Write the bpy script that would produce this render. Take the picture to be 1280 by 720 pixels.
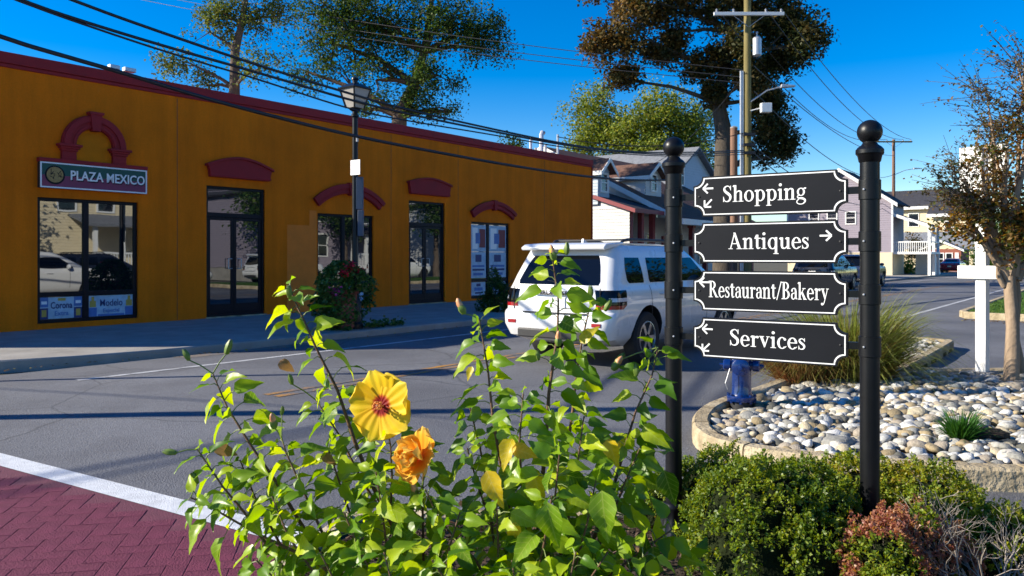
import bpy, bmesh, math, random
import numpy as np
from mathutils import Vector, Matrix, noise as mnoise

sc = bpy.context.scene
for o in list(bpy.data.objects): bpy.data.objects.remove(o)
R = math.radians
EYE = 1.55                      # eye height above the road crown
FPX = 980.0                     # focal length in pixels of a 1280 px wide frame

# ------------------------------------------------------------------ camera
cam = bpy.data.cameras.new('camera'); camo = bpy.data.objects.new('camera', cam)
sc.collection.objects.link(camo)
camo.location = (0, 0, EYE); camo.rotation_euler = (R(90), 0, 0)
cam.sensor_width = 36; cam.lens = FPX / 1280 * 36; cam.shift_y = -38 / 1280
cam.clip_start = .05; cam.clip_end = 2000
cam.dof.use_dof = True; cam.dof.focus_distance = 3.0; cam.dof.aperture_fstop = 11
sc.camera = camo
sc.render.resolution_x, sc.render.resolution_y = 1024, 576

# ------------------------------------------------------------------ sky and sun
SUN_EL = 27.0
SH = Vector((.9985, .055))      # the way shadows run on the ground (sun low on the left)
w = bpy.data.worlds.new('World'); sc.world = w; w.use_nodes = True
wn = w.node_tree; wn.nodes.clear()
sky = wn.nodes.new('ShaderNodeTexSky'); sky.sky_type = 'NISHITA'; sky.sun_disc = False
sky.sun_elevation = R(SUN_EL); sky.sun_rotation = math.atan2(-SH.x, -SH.y)
sky.air_density = 1.0; sky.dust_density = 0.1; sky.ozone_density = 3.0
hs = wn.nodes.new('ShaderNodeHueSaturation'); hs.inputs['Saturation'].default_value = 1.60; hs.inputs['Hue'].default_value = .513
bg = wn.nodes.new('ShaderNodeBackground'); bg.inputs['Strength'].default_value = .10
wo = wn.nodes.new('ShaderNodeOutputWorld')
wn.links.new(sky.outputs[0], hs.inputs['Color']); wn.links.new(hs.outputs[0], bg.inputs[0]); wn.links.new(bg.outputs[0], wo.inputs[0])
sl = bpy.data.lights.new('sun', 'SUN'); sl.energy = 5.0; sl.angle = R(.5); sl.color = (1, .91, .75)
so = bpy.data.objects.new('sun', sl); sc.collection.objects.link(so)
ce = math.cos(R(SUN_EL))
so.rotation_euler = Vector((SH.x * ce, SH.y * ce, -math.sin(R(SUN_EL)))).to_track_quat('-Z', 'Y').to_euler()
so.location = (-30, 0, 30)
vs = sc.view_settings
vs.view_transform = 'Standard'; vs.look = 'None'; vs.gamma = 1; vs.use_curve_mapping = False; vs.exposure = 0.90
sc.render.engine = 'CYCLES'
sc.cycles.max_bounces = 8; sc.cycles.transparent_max_bounces = 12

# ------------------------------------------------------------------ helpers
C = sc.collection
DX, DY = .6115, .7912           # the street runs this way (u); v is to its right
STREET = math.atan2(DY, DX)
def SV(u, v, z=0.0): return Vector((DX * u + DY * v, DY * u - DX * v, z))
def at(x, y, Y): return Vector(((x - 640) / FPX * Y, Y, EYE + (322 - y) / FPX * Y))
def gr(x, y, z=0.0):
    Y = FPX * (EYE - z) / (y - 322); return Vector(((x - 640) / FPX * Y, Y, z))

def tag(o, label=None, cat=None, group=None, kind=None):
    if label: o['label'] = label
    if cat: o['category'] = cat
    if group: o['group'] = group
    if kind: o['kind'] = kind
    return o
def empty(name, loc=(0, 0, 0), rz=0, label=None, cat=None, group=None):
    o = bpy.data.objects.new(name, None); C.objects.link(o)
    o.location = loc; o.rotation_euler = (0, 0, rz); o.empty_display_size = .1
    return tag(o, label, cat, group)
def link(name, me, parent=None):
    o = bpy.data.objects.new(name, me); C.objects.link(o)
    if parent is not None: o.parent = parent
    return o
def copy_tree(o, parent=None):
    c = o.copy(); C.objects.link(c); c.parent = parent
    for ch in list(o.children): copy_tree(ch, c)
    return c

class MB:
    """collects shapes, then build() links them as one mesh object"""
    def __init__(s): s.V = []; s.F = []; s.I = []; s.M = None
    def add(s, vs, fs, m=0):
        b = len(s.V)
        if s.M is not None: vs = [s.M @ Vector(v) for v in vs]
        s.V += [tuple(v) for v in vs]; s.F += [tuple(b + i for i in f) for f in fs]; s.I += [m] * len(fs)
        return s
    def box(s, x0, x1, y0, y1, z0, z1, m=0):
        return s.add([(x0,y0,z0),(x1,y0,z0),(x1,y1,z0),(x0,y1,z0),(x0,y0,z1),(x1,y0,z1),(x1,y1,z1),(x0,y1,z1)],
                     [(0,3,2,1),(4,5,6,7),(0,1,5,4),(1,2,6,5),(2,3,7,6),(3,0,4,7)], m)
    def cbox(s, c, sz, m=0):
        return s.box(c[0]-sz[0]/2, c[0]+sz[0]/2, c[1]-sz[1]/2, c[1]+sz[1]/2, c[2]-sz[2]/2, c[2]+sz[2]/2, m)
    def tube(s, pts, rad, n=8, m=0, cap=True):
        pts = [Vector(p) for p in pts]; k = len(pts)
        if not hasattr(rad, '__len__'): rad = [rad] * k
        vs = []; up = None
        for i, p in enumerate(pts):
            t = (pts[min(i+1, k-1)] - pts[max(i-1, 0)]).normalized()
            if up is None: up = Vector((0, 0, 1)) if abs(t.z) < .9 else Vector((1, 0, 0))
            a = t.cross(up); a = a.normalized() if a.length > 1e-6 else t.orthogonal().normalized()
            b = a.cross(t).normalized(); up = b
            for j in range(n):
                an = 2 * math.pi * j / n
                vs.append(p + (a * math.cos(an) + b * math.sin(an)) * rad[i])
        fs = []
        for i in range(k - 1):
            for j in range(n):
                j2 = (j + 1) % n
                fs.append((i*n+j, i*n+j2, (i+1)*n+j2, (i+1)*n+j))
        if cap: fs += [tuple(range(n))[::-1], tuple(range((k-1)*n, k*n))]
        return s.add(vs, fs, m)
    def lathe(s, prof, n=20, c=(0,0,0), m=0):
        vs = []; k = len(prof)
        for r, z in prof:
            for j in range(n):
                a = 2 * math.pi * j / n
                vs.append((c[0] + r*math.cos(a), c[1] + r*math.sin(a), c[2] + z))
        fs = [(i*n+j, i*n+(j+1)%n, (i+1)*n+(j+1)%n, (i+1)*n+j) for i in range(k-1) for j in range(n)]
        fs += [tuple(range(n))[::-1], tuple(range((k-1)*n, k*n))]
        return s.add(vs, fs, m)
    def extr(s, poly, a, b, plane='xz', m=0):
        n = len(poly)
        f = {'xz': lambda p, t: (p[0], t, p[1]), 'xy': lambda p, t: (p[0], p[1], t), 'yz': lambda p, t: (t, p[0], p[1])}[plane]
        vs = [f(p, a) for p in poly] + [f(p, b) for p in poly]
        fs = [tuple(range(n)), tuple(range(n, 2*n))[::-1]] + [(i, i+n, (i+1)%n+n, (i+1)%n) for i in range(n)]
        return s.add(vs, fs, m)
    def ellipsoid(s, c, r, nu=10, nv=7, m=0, jit=0, seed=0):
        rng = random.Random(seed); vs = []; fs = []
        for i in range(nv + 1):
            th = math.pi * i / nv
            for j in range(nu):
                ph = 2 * math.pi * j / nu; k = 1 + rng.uniform(-jit, jit)
                vs.append((c[0]+r[0]*k*math.sin(th)*math.cos(ph), c[1]+r[1]*k*math.sin(th)*math.sin(ph), c[2]+r[2]*k*math.cos(th)))
        for i in range(nv):
            for j in range(nu): fs.append((i*nu+j, (i+1)*nu+j, (i+1)*nu+(j+1)%nu, i*nu+(j+1)%nu))
        return s.add(vs, fs, m)
    def mesh(s, name, mats, smooth=False, angle=35, fix=True):
        me = bpy.data.meshes.new(name); me.from_pydata(s.V, [], s.F)
        if not isinstance(mats, (list, tuple)): mats = [mats]
        for m in mats: me.materials.append(m)
        if len(mats) > 1: me.polygons.foreach_set('material_index', s.I)
        if fix:
            bm = bmesh.new(); bm.from_mesh(me); bmesh.ops.recalc_face_normals(bm, faces=bm.faces); bm.to_mesh(me); bm.free()
        if smooth:
            me.polygons.foreach_set('use_smooth', [True] * len(me.polygons)); me.set_sharp_from_angle(angle=R(angle))
        me.update(); return me
    def build(s, name, mats, parent=None, smooth=False, angle=35, bevel=0, fix=True):
        o = link(name, s.mesh(name, mats, smooth, angle, fix), parent)
        if bevel:
            b = o.modifiers.new('bevel', 'BEVEL'); b.width = bevel; b.segments = 2; b.limit_method = 'ANGLE'
        return o

def arc(cx, cz, r, a0, a1, n):
    return [(cx + r*math.cos(R(a0 + (a1-a0)*i/n)), cz + r*math.sin(R(a0 + (a1-a0)*i/n))) for i in range(n+1)]

def text_mesh(txt, size, depth=.004, offset=0.0, align='CENTER'):
    cu = bpy.data.curves.new('t', 'FONT'); cu.body = txt; cu.size = size; cu.extrude = depth; cu.offset = offset
    cu.align_x = align; cu.align_y = 'CENTER'; cu.resolution_u = 3
    ob = bpy.data.objects.new('t', cu); C.objects.link(ob)
    dg = bpy.context.evaluated_depsgraph_get(); me = bpy.data.meshes.new_from_object(ob.evaluated_get(dg))
    bpy.data.objects.remove(ob); bpy.data.curves.remove(cu)
    return me
def text_obj(name, txt, size, m, parent, loc, rot=(R(90), 0, 0), width=None, depth=.004, offset=0.0):
    me = text_mesh(txt, size, depth, offset); me.name = name; me.materials.clear(); me.materials.append(m)
    o = link(name, me, parent); o.location = loc; o.rotation_euler = rot
    if width:
        xs = [v.co.x for v in me.vertices]; o.scale.x = width / (max(xs) - min(xs))
    return o

# ------------------------------------------------------------------ materials
def nodes(name):
    m = bpy.data.materials.new(name); m.use_nodes = True; nt = m.node_tree
    return m, nt, nt.nodes['Principled BSDF']
def mat(name, col, rough=.6, metal=0.0, var=.18, scale=6.0, bump=0.0, bscale=80.0, spec=.5, coat=0.0, detail=6, col2=None, streak=None):
    m, nt, p = nodes(name); N = nt.nodes.new; L = nt.links.new
    p.inputs['Roughness'].default_value = rough; p.inputs['Metallic'].default_value = metal
    p.inputs['Specular IOR Level'].default_value = spec; p.inputs['Coat Weight'].default_value = coat
    p.inputs['Coat Roughness'].default_value = .04
    tc = N('ShaderNodeTexCoord')
    src = tc.outputs['Object']
    if streak:
        mp = N('ShaderNodeMapping'); mp.inputs['Scale'].default_value = streak; L(src, mp.inputs[0]); src2 = mp.outputs[0]
    else: src2 = src
    no = N('ShaderNodeTexNoise'); no.inputs['Scale'].default_value = scale; no.inputs['Detail'].default_value = detail; no.inputs['Roughness'].default_value = .65
    L(src2, no.inputs['Vector'])
    rp = N('ShaderNodeValToRGB'); rp.color_ramp.elements[0].position = .3; rp.color_ramp.elements[1].position = .7
    lo = tuple(c * (1 - var) for c in col[:3]); hi = tuple(min(1, c * (1 + var)) for c in (col2 or col)[:3])
    rp.color_ramp.elements[0].color = (*lo, 1); rp.color_ramp.elements[1].color = (*hi, 1)
    L(no.outputs[0], rp.inputs[0]); L(rp.outputs[0], p.inputs['Base Color'])
    mr = N('ShaderNodeMapRange'); mr.inputs['To Min'].default_value = max(0, rough - .08); mr.inputs['To Max'].default_value = min(1, rough + .08)
    L(no.outputs[0], mr.inputs['Value']); L(mr.outputs[0], p.inputs['Roughness'])
    if bump:
        n2 = N('ShaderNodeTexNoise'); n2.inputs['Scale'].default_value = bscale; n2.inputs['Detail'].default_value = 4
        L(src, n2.inputs['Vector'])
        bp = N('ShaderNodeBump'); bp.inputs['Strength'].default_value = bump; bp.inputs['Distance'].default_value = .02
        L(n2.outputs[0], bp.inputs['Height']); L(bp.outputs[0], p.inputs['Normal'])
    return m
def tint_mat(name, cols, rough=.6, trans=0.0, tcol=None, src='attr', spec=.3, bump=0.0, noise=0.0, coat=0.0):
    """colour picked per leaf / stone from a ramp: by face attribute 'tint' or by the object's own random number"""
    m, nt, p = nodes(name); N = nt.nodes.new; L = nt.links.new
    if src == 'attr':
        a = N('ShaderNodeAttribute'); a.attribute_name = 'tint'; out = a.outputs['Fac']
    else:
        a = N('ShaderNodeObjectInfo'); out = a.outputs['Random']
    rp = N('ShaderNodeValToRGB'); cr = rp.color_ramp
    n = len(cols)
    while len(cr.elements) < n: cr.elements.new(.5)
    for i, c in enumerate(cols): cr.elements[i].position = i / max(1, n - 1); cr.elements[i].color = (*c, 1)
    L(out, rp.inputs[0]); colout = rp.outputs[0]
    if noise:
        tc = N('ShaderNodeTexCoord'); no = N('ShaderNodeTexNoise'); no.inputs['Scale'].default_value = noise; no.inputs['Detail'].default_value = 5
        L(tc.outputs['Object'], no.inputs['Vector'])
        mr = N('ShaderNodeMapRange'); mr.inputs['From Min'].default_value = .3; mr.inputs['From Max'].default_value = .7; mr.inputs['To Min'].default_value = .72; mr.inputs['To Max'].default_value = 1.2
        L(no.outputs[0], mr.inputs['Value'])
        mx = N('ShaderNodeMix'); mx.data_type = 'RGBA'; mx.blend_type = 'MULTIPLY'; mx.inputs[0].default_value = 1
        L(colout, mx.inputs[6]); L(mr.outputs[0], mx.inputs[7]); colout = mx.outputs[2]
        if bump:
            bp = N('ShaderNodeBump'); bp.inputs['Strength'].default_value = bump; bp.inputs['Distance'].default_value = .01
            L(no.outputs[0], bp.inputs['Height']); L(bp.outputs[0], p.inputs['Normal'])
    L(colout, p.inputs['Base Color']); p.inputs['Roughness'].default_value = rough; p.inputs['Specular IOR Level'].default_value = spec
    if trans:
        t = N('ShaderNodeBsdfTranslucent'); ms = N('ShaderNodeMixShader'); ms.inputs[0].default_value = trans
        hv = N('ShaderNodeHueSaturation'); hv.inputs['Hue'].default_value = .475; hv.inputs['Saturation'].default_value = 1.1; hv.inputs['Value'].default_value = 1.8
        L(colout, hv.inputs['Color']); L(hv.outputs[0], t.inputs[0])
        out_n = nt.nodes['Material Output']
        L(p.outputs[0], ms.inputs[1]); L(t.outputs[0], ms.inputs[2]); L(ms.outputs[0], out_n.inputs[0])
    return m

M = {}
def asphalt_mat():
    m, nt, p = nodes('asphalt'); N = nt.nodes.new; L = nt.links.new
    tc = N('ShaderNodeTexCoord')
    def noise(s, d=4):
        n = N('ShaderNodeTexNoise'); n.inputs['Scale'].default_value = s; n.inputs['Detail'].default_value = d; L(tc.outputs['Object'], n.inputs['Vector']); return n.outputs[0]
    def ramp(src, stops):
        r = N('ShaderNodeValToRGB'); cr = r.color_ramp
        for i, (po, c) in enumerate(stops):
            if i < 2: e = cr.elements[i]; e.position = po
            else: e = cr.elements.new(po)
            e.color = (*c, 1)
        L(src, r.inputs[0]); return r.outputs[0]
    def mix(a, b, f, mode='MIX'):
        x = N('ShaderNodeMix'); x.data_type = 'RGBA'; x.blend_type = mode
        if isinstance(f, float): x.inputs[0].default_value = f
        else: L(f, x.inputs[0])
        L(a, x.inputs[6]); L(b, x.inputs[7]); return x.outputs[2]
    big = ramp(noise(.35, 5), [(.32, (.088, .091, .102)), (.68, (.168, .173, .188))])
    vor = N('ShaderNodeTexVoronoi'); vor.inputs['Scale'].default_value = 75; L(tc.outputs['Object'], vor.inputs['Vector'])
    grain = ramp(vor.outputs['Color'], [(.15, (.45, .45, .45)), (.6, (1, 1, 1)), (.95, (1.0, 1.0, 1.0))])
    g2 = ramp(noise(190, 2), [(.36, (.42, .42, .42)), (.66, (1.65, 1.65, 1.65))])
    c = mix(mix(big, grain, .55, 'MULTIPLY'), g2, .8, 'MULTIPLY')
    # tyre-polished lanes and old patches, with shapes of their own
    blot = ramp(noise(1.3, 7), [(.52, (0, 0, 0)), (.66, (1, 1, 1))])
    dark = N('ShaderNodeRGB'); dark.outputs[0].default_value = (.085, .085, .095, 1)
    bw = N('ShaderNodeMath'); bw.operation = 'MULTIPLY'; bw.inputs[1].default_value = .35; L(blot, bw.inputs[0])
    c = mix(c, dark.outputs[0], bw.outputs[0])
    # fine cracks
    v2 = N('ShaderNodeTexVoronoi'); v2.feature = 'DISTANCE_TO_EDGE'; v2.inputs['Scale'].default_value = .38
    wv = N('ShaderNodeMix'); wv.data_type = 'RGBA'; wv.inputs[0].default_value = .12
    n3 = N('ShaderNodeTexNoise'); n3.inputs['Scale'].default_value = 2.2; n3.inputs['Detail'].default_value = 6
    L(tc.outputs['Object'], n3.inputs['Vector']); L(tc.outputs['Object'], wv.inputs[6]); L(n3.outputs[1], wv.inputs[7]); L(wv.outputs[2], v2.inputs['Vector'])
    crack = ramp(v2.outputs['Distance'], [(0.0, (.35, .35, .35)), (.006, (1, 1, 1))])
    c = mix(c, crack, .7, 'MULTIPLY')
    L(c, p.inputs['Base Color']); p.inputs['Roughness'].default_value = .82
    bp = N('ShaderNodeBump'); bp.inputs['Strength'].default_value = .7; bp.inputs['Distance'].default_value = .006
    L(vor.outputs['Distance'], bp.inputs['Height']); L(bp.outputs[0], p.inputs['Normal'])
    return m
M['asphalt'] = asphalt_mat()
def stucco_mat(name, col):
    m, nt, p = nodes(name); N = nt.nodes.new; L = nt.links.new; tc = N('ShaderNodeTexCoord')
    def nz(scale, mp, d=8, rgh=.65):
        q = N('ShaderNodeMapping'); q.inputs['Scale'].default_value = mp; L(tc.outputs['Object'], q.inputs[0]); n = N('ShaderNodeTexNoise'); n.inputs['Scale'].default_value = scale; n.inputs['Detail'].default_value = d; n.inputs['Roughness'].default_value = rgh; L(q.outputs[0], n.inputs['Vector']); return n.outputs[0]
    def rng_(src, a, b, lo, hi):
        r = N('ShaderNodeMapRange'); r.inputs['From Min'].default_value = a; r.inputs['From Max'].default_value = b; r.inputs['To Min'].default_value = lo; r.inputs['To Max'].default_value = hi; L(src, r.inputs['Value']); return r.outputs[0]
    def mul(a, b):
        k = N('ShaderNodeMath'); k.operation = 'MULTIPLY'; L(a, k.inputs[0]); L(b, k.inputs[1]); return k.outputs[0]
    # blotchy fading, rain runs below the coping, trowel grain
    f = mul(mul(rng_(nz(.5, (1, 1, 1)), .3, .7, .84, 1.10), rng_(nz(2.6, (1, 1, .10), 6), .35, .75, 1.06, .80)), rng_(nz(26, (1, 1, 1), 3), .3, .7, .93, 1.06))
    x = N('ShaderNodeMix'); x.data_type = 'RGBA'; x.blend_type = 'MULTIPLY'; x.inputs[0].default_value = 1; x.inputs[6].default_value = (*col, 1); L(f, x.inputs[7])
    # chalky pale scuffs
    y = N('ShaderNodeMix'); y.data_type = 'RGBA'; y.inputs[7].default_value = (.62, .30, .10, 1); L(rng_(nz(1.7, (1, 1, .6), 10, .75), .62, .80, 0, .30), y.inputs[0]); L(x.outputs[2], y.inputs[6]); L(y.outputs[2], p.inputs['Base Color'])
    p.inputs['Roughness'].default_value = .88; p.inputs['Specular IOR Level'].default_value = .2
    bp = N('ShaderNodeBump'); bp.inputs['Strength'].default_value = .6; bp.inputs['Distance'].default_value = .02; L(nz(55, (1, 1, 1), 5), bp.inputs['Height']); b2 = N('ShaderNodeBump'); b2.inputs['Strength'].default_value = .4; b2.inputs['Distance'].default_value = .05; L(nz(1.6, (1, 1, .7), 3), b2.inputs['Height']); L(b2.outputs[0], bp.inputs['Normal']); L(bp.outputs[0], p.inputs['Normal'])
    return m
M['stucco'] = stucco_mat('orange_stucco', (.80, .180, .003))
M['stucco_arch'] = mat('olive_stucco', (.62, .18, .004), .85, var=.1, scale=2, bump=.4, bscale=70, spec=.2)
M['patch'] = mat('salmon_patch', (.80, .215, .030), .85, var=.1, scale=2, bump=.4, bscale=60, spec=.2)
M['maroon'] = mat('maroon_paint', (.30, .018, .022), .65, spec=.25, var=.15, scale=3, bump=.15, bscale=40)
M['bronze'] = mat('dark_window_frame', (.004, .005, .010), .45, var=.2, scale=5, spec=.2)
M['black_iron'] = mat('black_powder_coat', (.005, .0055, .007), .36, spec=.3, var=.25, scale=9, bump=.05, bscale=200)
M['sign_black'] = mat('sign_black', (.0075, .0085, .012), .6, spec=.2, var=.2, scale=4)
M['white_paint'] = mat('white_paint', (.78, .78, .76), .5, var=.05, scale=5)
M['white_vinyl'] = mat('white_vinyl', (.86, .86, .84), .45, var=.03, scale=8)
M['white_line'] = mat('worn_white_line', (.62, .64, .66), .7, var=.16, scale=9, bump=.5, bscale=120, detail=10)
def worn(name, col, lo, hi, scale):
    m = mat(name, col, .75, var=.12, scale=30, bump=.4, bscale=120); nt = m.node_tree; N = nt.nodes.new; L = nt.links.new; p = nt.nodes['Principled BSDF']; src = p.inputs['Base Color'].links[0].from_socket
    tc = N('ShaderNodeTexCoord'); no = N('ShaderNodeTexNoise'); no.inputs['Scale'].default_value = scale; no.inputs['Detail'].default_value = 12; no.inputs['Roughness'].default_value = .78; L(tc.outputs['Object'], no.inputs['Vector'])
    r = N('ShaderNodeMapRange'); r.inputs['From Min'].default_value = lo; r.inputs['From Max'].default_value = hi; L(no.outputs[0], r.inputs['Value']); x = N('ShaderNodeMix'); x.data_type = 'RGBA'; L(r.outputs[0], x.inputs[0]); x.inputs[6].default_value = (.115, .118, .13, 1); L(src, x.inputs[7]); L(x.outputs[2], p.inputs['Base Color']); return m
M['yellow_line'] = worn('worn_yellow_line', (.42, .20, .025), .46, .60, 2.2)
M['edge_line'] = worn('worn_edge_line', (.50, .51, .52), .36, .52, 5)
M['concrete'] = mat('concrete', (.30, .285, .26), .88, var=.2, scale=1.6, bump=.4, bscale=60, spec=.2, detail=10)
M['kerb_tan'] = mat('weathered_kerb', (.30, .225, .125), .9, var=.35, scale=3.2, bump=1.0, bscale=28, spec=.15, detail=12, col2=(.44, .37, .25))
M['dirt'] = mat('dirt', (.05, .038, .028), .95, var=.4, scale=12, bump=1, bscale=40, spec=.1)
M['maroon_brick'] = mat('maroon_stamped', (.15, .032, .060), .75, var=.22, scale=2.5, bump=.6, bscale=110, spec=.25, detail=10)
M['maroon_base'] = mat('maroon_base', (.125, .028, .050), .85, var=.22, scale=5, bump=.4, bscale=90)
M['hood_grass'] = mat('lawn', (.05, .11, .015), .9, var=.4, scale=9, bump=1, bscale=50, spec=.1)
M['soil'] = mat('ground_soil', (.12, .11, .08), .95, var=.3, scale=.6, bump=.5, bscale=10, spec=.1)
M['wood_pole'] = mat('weathered_pole', (.20, .165, .07), .9, var=.25, scale=2, bump=.6, bscale=30, streak=(6, 6, .4), spec=.1)
M['brown_pole'] = mat('brown_pole', (.22, .13, .09), .9, var=.25, scale=2, bump=.6, bscale=30, streak=(6, 6, .4), spec=.1)
M['galv'] = mat('galvanised', (.5, .51, .53), .45, .6, var=.12, scale=8)
M['cable'] = mat('black_cable', (.012, .013, .018), .5, var=.1)
M['bark_grey'] = mat('grey_bark', (.13, .10, .075), .95, var=.35, scale=5, bump=1, bscale=24, streak=(3, 3, .6), spec=.1)
M['bark_pale'] = mat('pale_smooth_bark', (.30, .22, .15), .8, var=.3, scale=5, bump=.4, bscale=24, streak=(3, 3, .5), spec=.2)
M['bark_dark'] = mat('dark_bark', (.09, .075, .06), .95, var=.35, scale=5, bump=1, bscale=24, streak=(3, 3, .6), spec=.1)
M['green_sign'] = mat('sign_green', (.012, .085, .06), .6, var=.12)
M['pink_sign'] = mat('sign_magenta', (.22, .035, .085), .6, var=.12)
M['gold'] = mat('emblem_gold', (.36, .23, .07), .6, var=.3, scale=30)
M['poster_blue'] = mat('poster_blue', (.06, .16, .42), .5, var=.2, scale=6)
M['poster_pale'] = mat('poster_pale', (.36, .50, .62), .5, var=.2, scale=6)
M['poster_navy'] = mat('poster_navy', (.012, .03, .15), .5, var=.1)
M['poster_gold'] = mat('poster_gold', (.50, .34, .06), .5, var=.15)
M['shingle_grey'] = mat('grey_shingles', (.19, .20, .22), .9, var=.25, scale=5, bump=.6, bscale=16, spec=.15)
M['shingle_brown'] = mat('brown_shingles', (.15, .085, .065), .9, var=.3, scale=5, bump=.6, bscale=16, spec=.15)
M['shingle_dark'] = mat('dark_shingles', (.05, .05, .058), .9, var=.3, scale=5, bump=.6, bscale=16, spec=.15)
M['siding_white'] = mat('white_siding', (.62, .62, .60), .6, var=.04, scale=3)
M['siding_lav'] = mat('lavender_siding', (.27, .235, .285), .65, var=.05, scale=3)
M['siding_cream'] = mat('cream_siding', (.68, .58, .39), .65, var=.05, scale=3)
M['siding_shade'] = mat('shade_blue_siding', (.42, .50, .58), .65, var=.05, scale=3)  # blue cast of shaded street-facing walls put into the siding colour
M['red_trim'] = mat('red_trim', (.22, .03, .035), .55, var=.12)
M['brick_red'] = mat('red_brick', (.27, .085, .055), .85, var=.25, scale=14, bump=.4, bscale=40)
M['plastic_dark'] = mat('dark_plastic', (.02, .02, .022), .6, var=.15)
M['rubber'] = mat('tyre_rubber', (.018, .018, .02), .8, var=.25, scale=30)
M['alloy'] = mat('alloy_rim', (.45, .46, .49), .3, .85, var=.1)
M['chrome'] = mat('chrome', (.75, .76, .78), .12, 1.0, var=.03)
M['red_lens'] = mat('red_lens', (.30, .008, .012), .15, var=.15, coat=1)
M['clear_lens'] = mat('clear_lens', (.55, .56, .60), .15, var=.15, coat=1)
M['hydrant'] = mat('hydrant_blue', (.002, .020, .12), .28, var=.3, scale=9, coat=.6, bump=.15, bscale=30)
M['amber_glass'] = mat('frosted_lantern', (.36, .34, .31), .35, var=.08, scale=6)
M['terracotta'] = mat('red_planter', (.22, .06, .04), .8, var=.2, scale=6, bump=.2, bscale=40)
M['mulch'] = tint_mat('mulch_chip', [(.03, .018, .012), (.075, .045, .03), (.13, .085, .06)], .95)
def glass_mat(name, refl, base=(.006, .008, .012)):
    m, nt, p = nodes(name); N = nt.nodes.new; L = nt.links.new
    p.inputs['Base Color'].default_value = (*base, 1); p.inputs['Roughness'].default_value = .6; p.inputs['Specular IOR Level'].default_value = 0.0
    g = N('ShaderNodeBsdfGlossy'); g.inputs['Roughness'].default_value = .015; g.inputs['Color'].default_value = (.85, .9, .95, 1)
    fr = N('ShaderNodeFresnel'); fr.inputs['IOR'].default_value = 1.42
    tc = N('ShaderNodeTexCoord'); no = N('ShaderNodeTexNoise'); no.inputs['Scale'].default_value = 1.7; no.inputs['Detail'].default_value = 1
    L(tc.outputs['Object'], no.inputs['Vector']); bp = N('ShaderNodeBump'); bp.inputs['Strength'].default_value = .02; bp.inputs['Distance'].default_value = .03
    L(no.outputs[0], bp.inputs['Height']); L(bp.outputs[0], g.inputs['Normal'])
    ad = N('ShaderNodeMath'); ad.operation = 'ADD'; ad.use_clamp = True; ad.inputs[1].default_value = refl; L(fr.outputs[0], ad.inputs[0])
    ms = N('ShaderNodeMixShader'); L(ad.outputs[0], ms.inputs[0]); L(p.outputs[0], ms.inputs[1]); L(g.outputs[0], ms.inputs[2])
    L(ms.outputs[0], nt.nodes['Material Output'].inputs[0]); return m
M['glass'] = glass_mat('shop_glass', .17)
M['house_glass'] = glass_mat('house_glass', .04, (.012, .016, .022))
M['car_glass'] = glass_mat('tinted_car_glass', .0, (.003, .004, .006))
def paint(name, c): return mat(name, c, .28, var=.02, scale=2, coat=1.0, spec=.5)
M['paint_white'] = paint('car_white', (.74, .74, .74)); M['paint_black'] = paint('car_black', (.012, .013, .016))
M['paint_navy'] = paint('car_navy', (.01, .02, .06)); M['paint_red'] = paint('car_red', (.30, .012, .015))

# leaf clouds -------------------------------------------------------
def leaf_object(name, P, size, mats, parent=None, tint=None, up=.5, seed=0, aspect=.55, dirs=None, fold=.12, kind=None):
    rng = np.random.default_rng(seed); P = np.asarray(P, float); n = len(P)
    size = np.broadcast_to(np.asarray(size, float), (n,)) * rng.uniform(.65, 1.25, n)
    nr = rng.normal(size=(n, 3)); nr[:, 2] = np.abs(nr[:, 2]) + up; nr /= np.linalg.norm(nr, axis=1)[:, None]
    d = rng.normal(size=(n, 3)) if dirs is None else dirs + rng.normal(size=(n, 3)) * .5
    d -= nr * (d * nr).sum(1)[:, None]; d /= np.linalg.norm(d, axis=1)[:, None]
    s = np.cross(nr, d)
    L_ = size[:, None]; W_ = size[:, None] * aspect
    v = np.empty((n, 4, 3)); v[:, 0] = P - d * L_ * .5; v[:, 1] = P + s * W_ * .5 + nr * L_ * fold - d * L_ * .05
    v[:, 2] = P + d * L_ * .5; v[:, 3] = P - s * W_ * .5 + nr * L_ * fold - d * L_ * .05
    f = np.arange(n * 4).reshape(n, 4)
    me = bpy.data.meshes.new(name); me.vertices.add(n * 4); me.vertices.foreach_set('co', v.reshape(-1))
    me.loops.add(n * 4); me.loops.foreach_set('vertex_index', f.reshape(-1)); me.polygons.add(n)
    me.polygons.foreach_set('loop_start', np.arange(n) * 4)
    me.update(calc_edges=True)
    a = me.attributes.new('tint', 'FLOAT', 'FACE')
    a.data.foreach_set('value', (rng.uniform(0, 1, n) if tint is None else np.clip(tint, 0, 1)).astype(np.float32))
    me.materials.append(mats)
    o = link(name, me, parent)
    if kind: o['kind'] = kind
    return o
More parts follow.
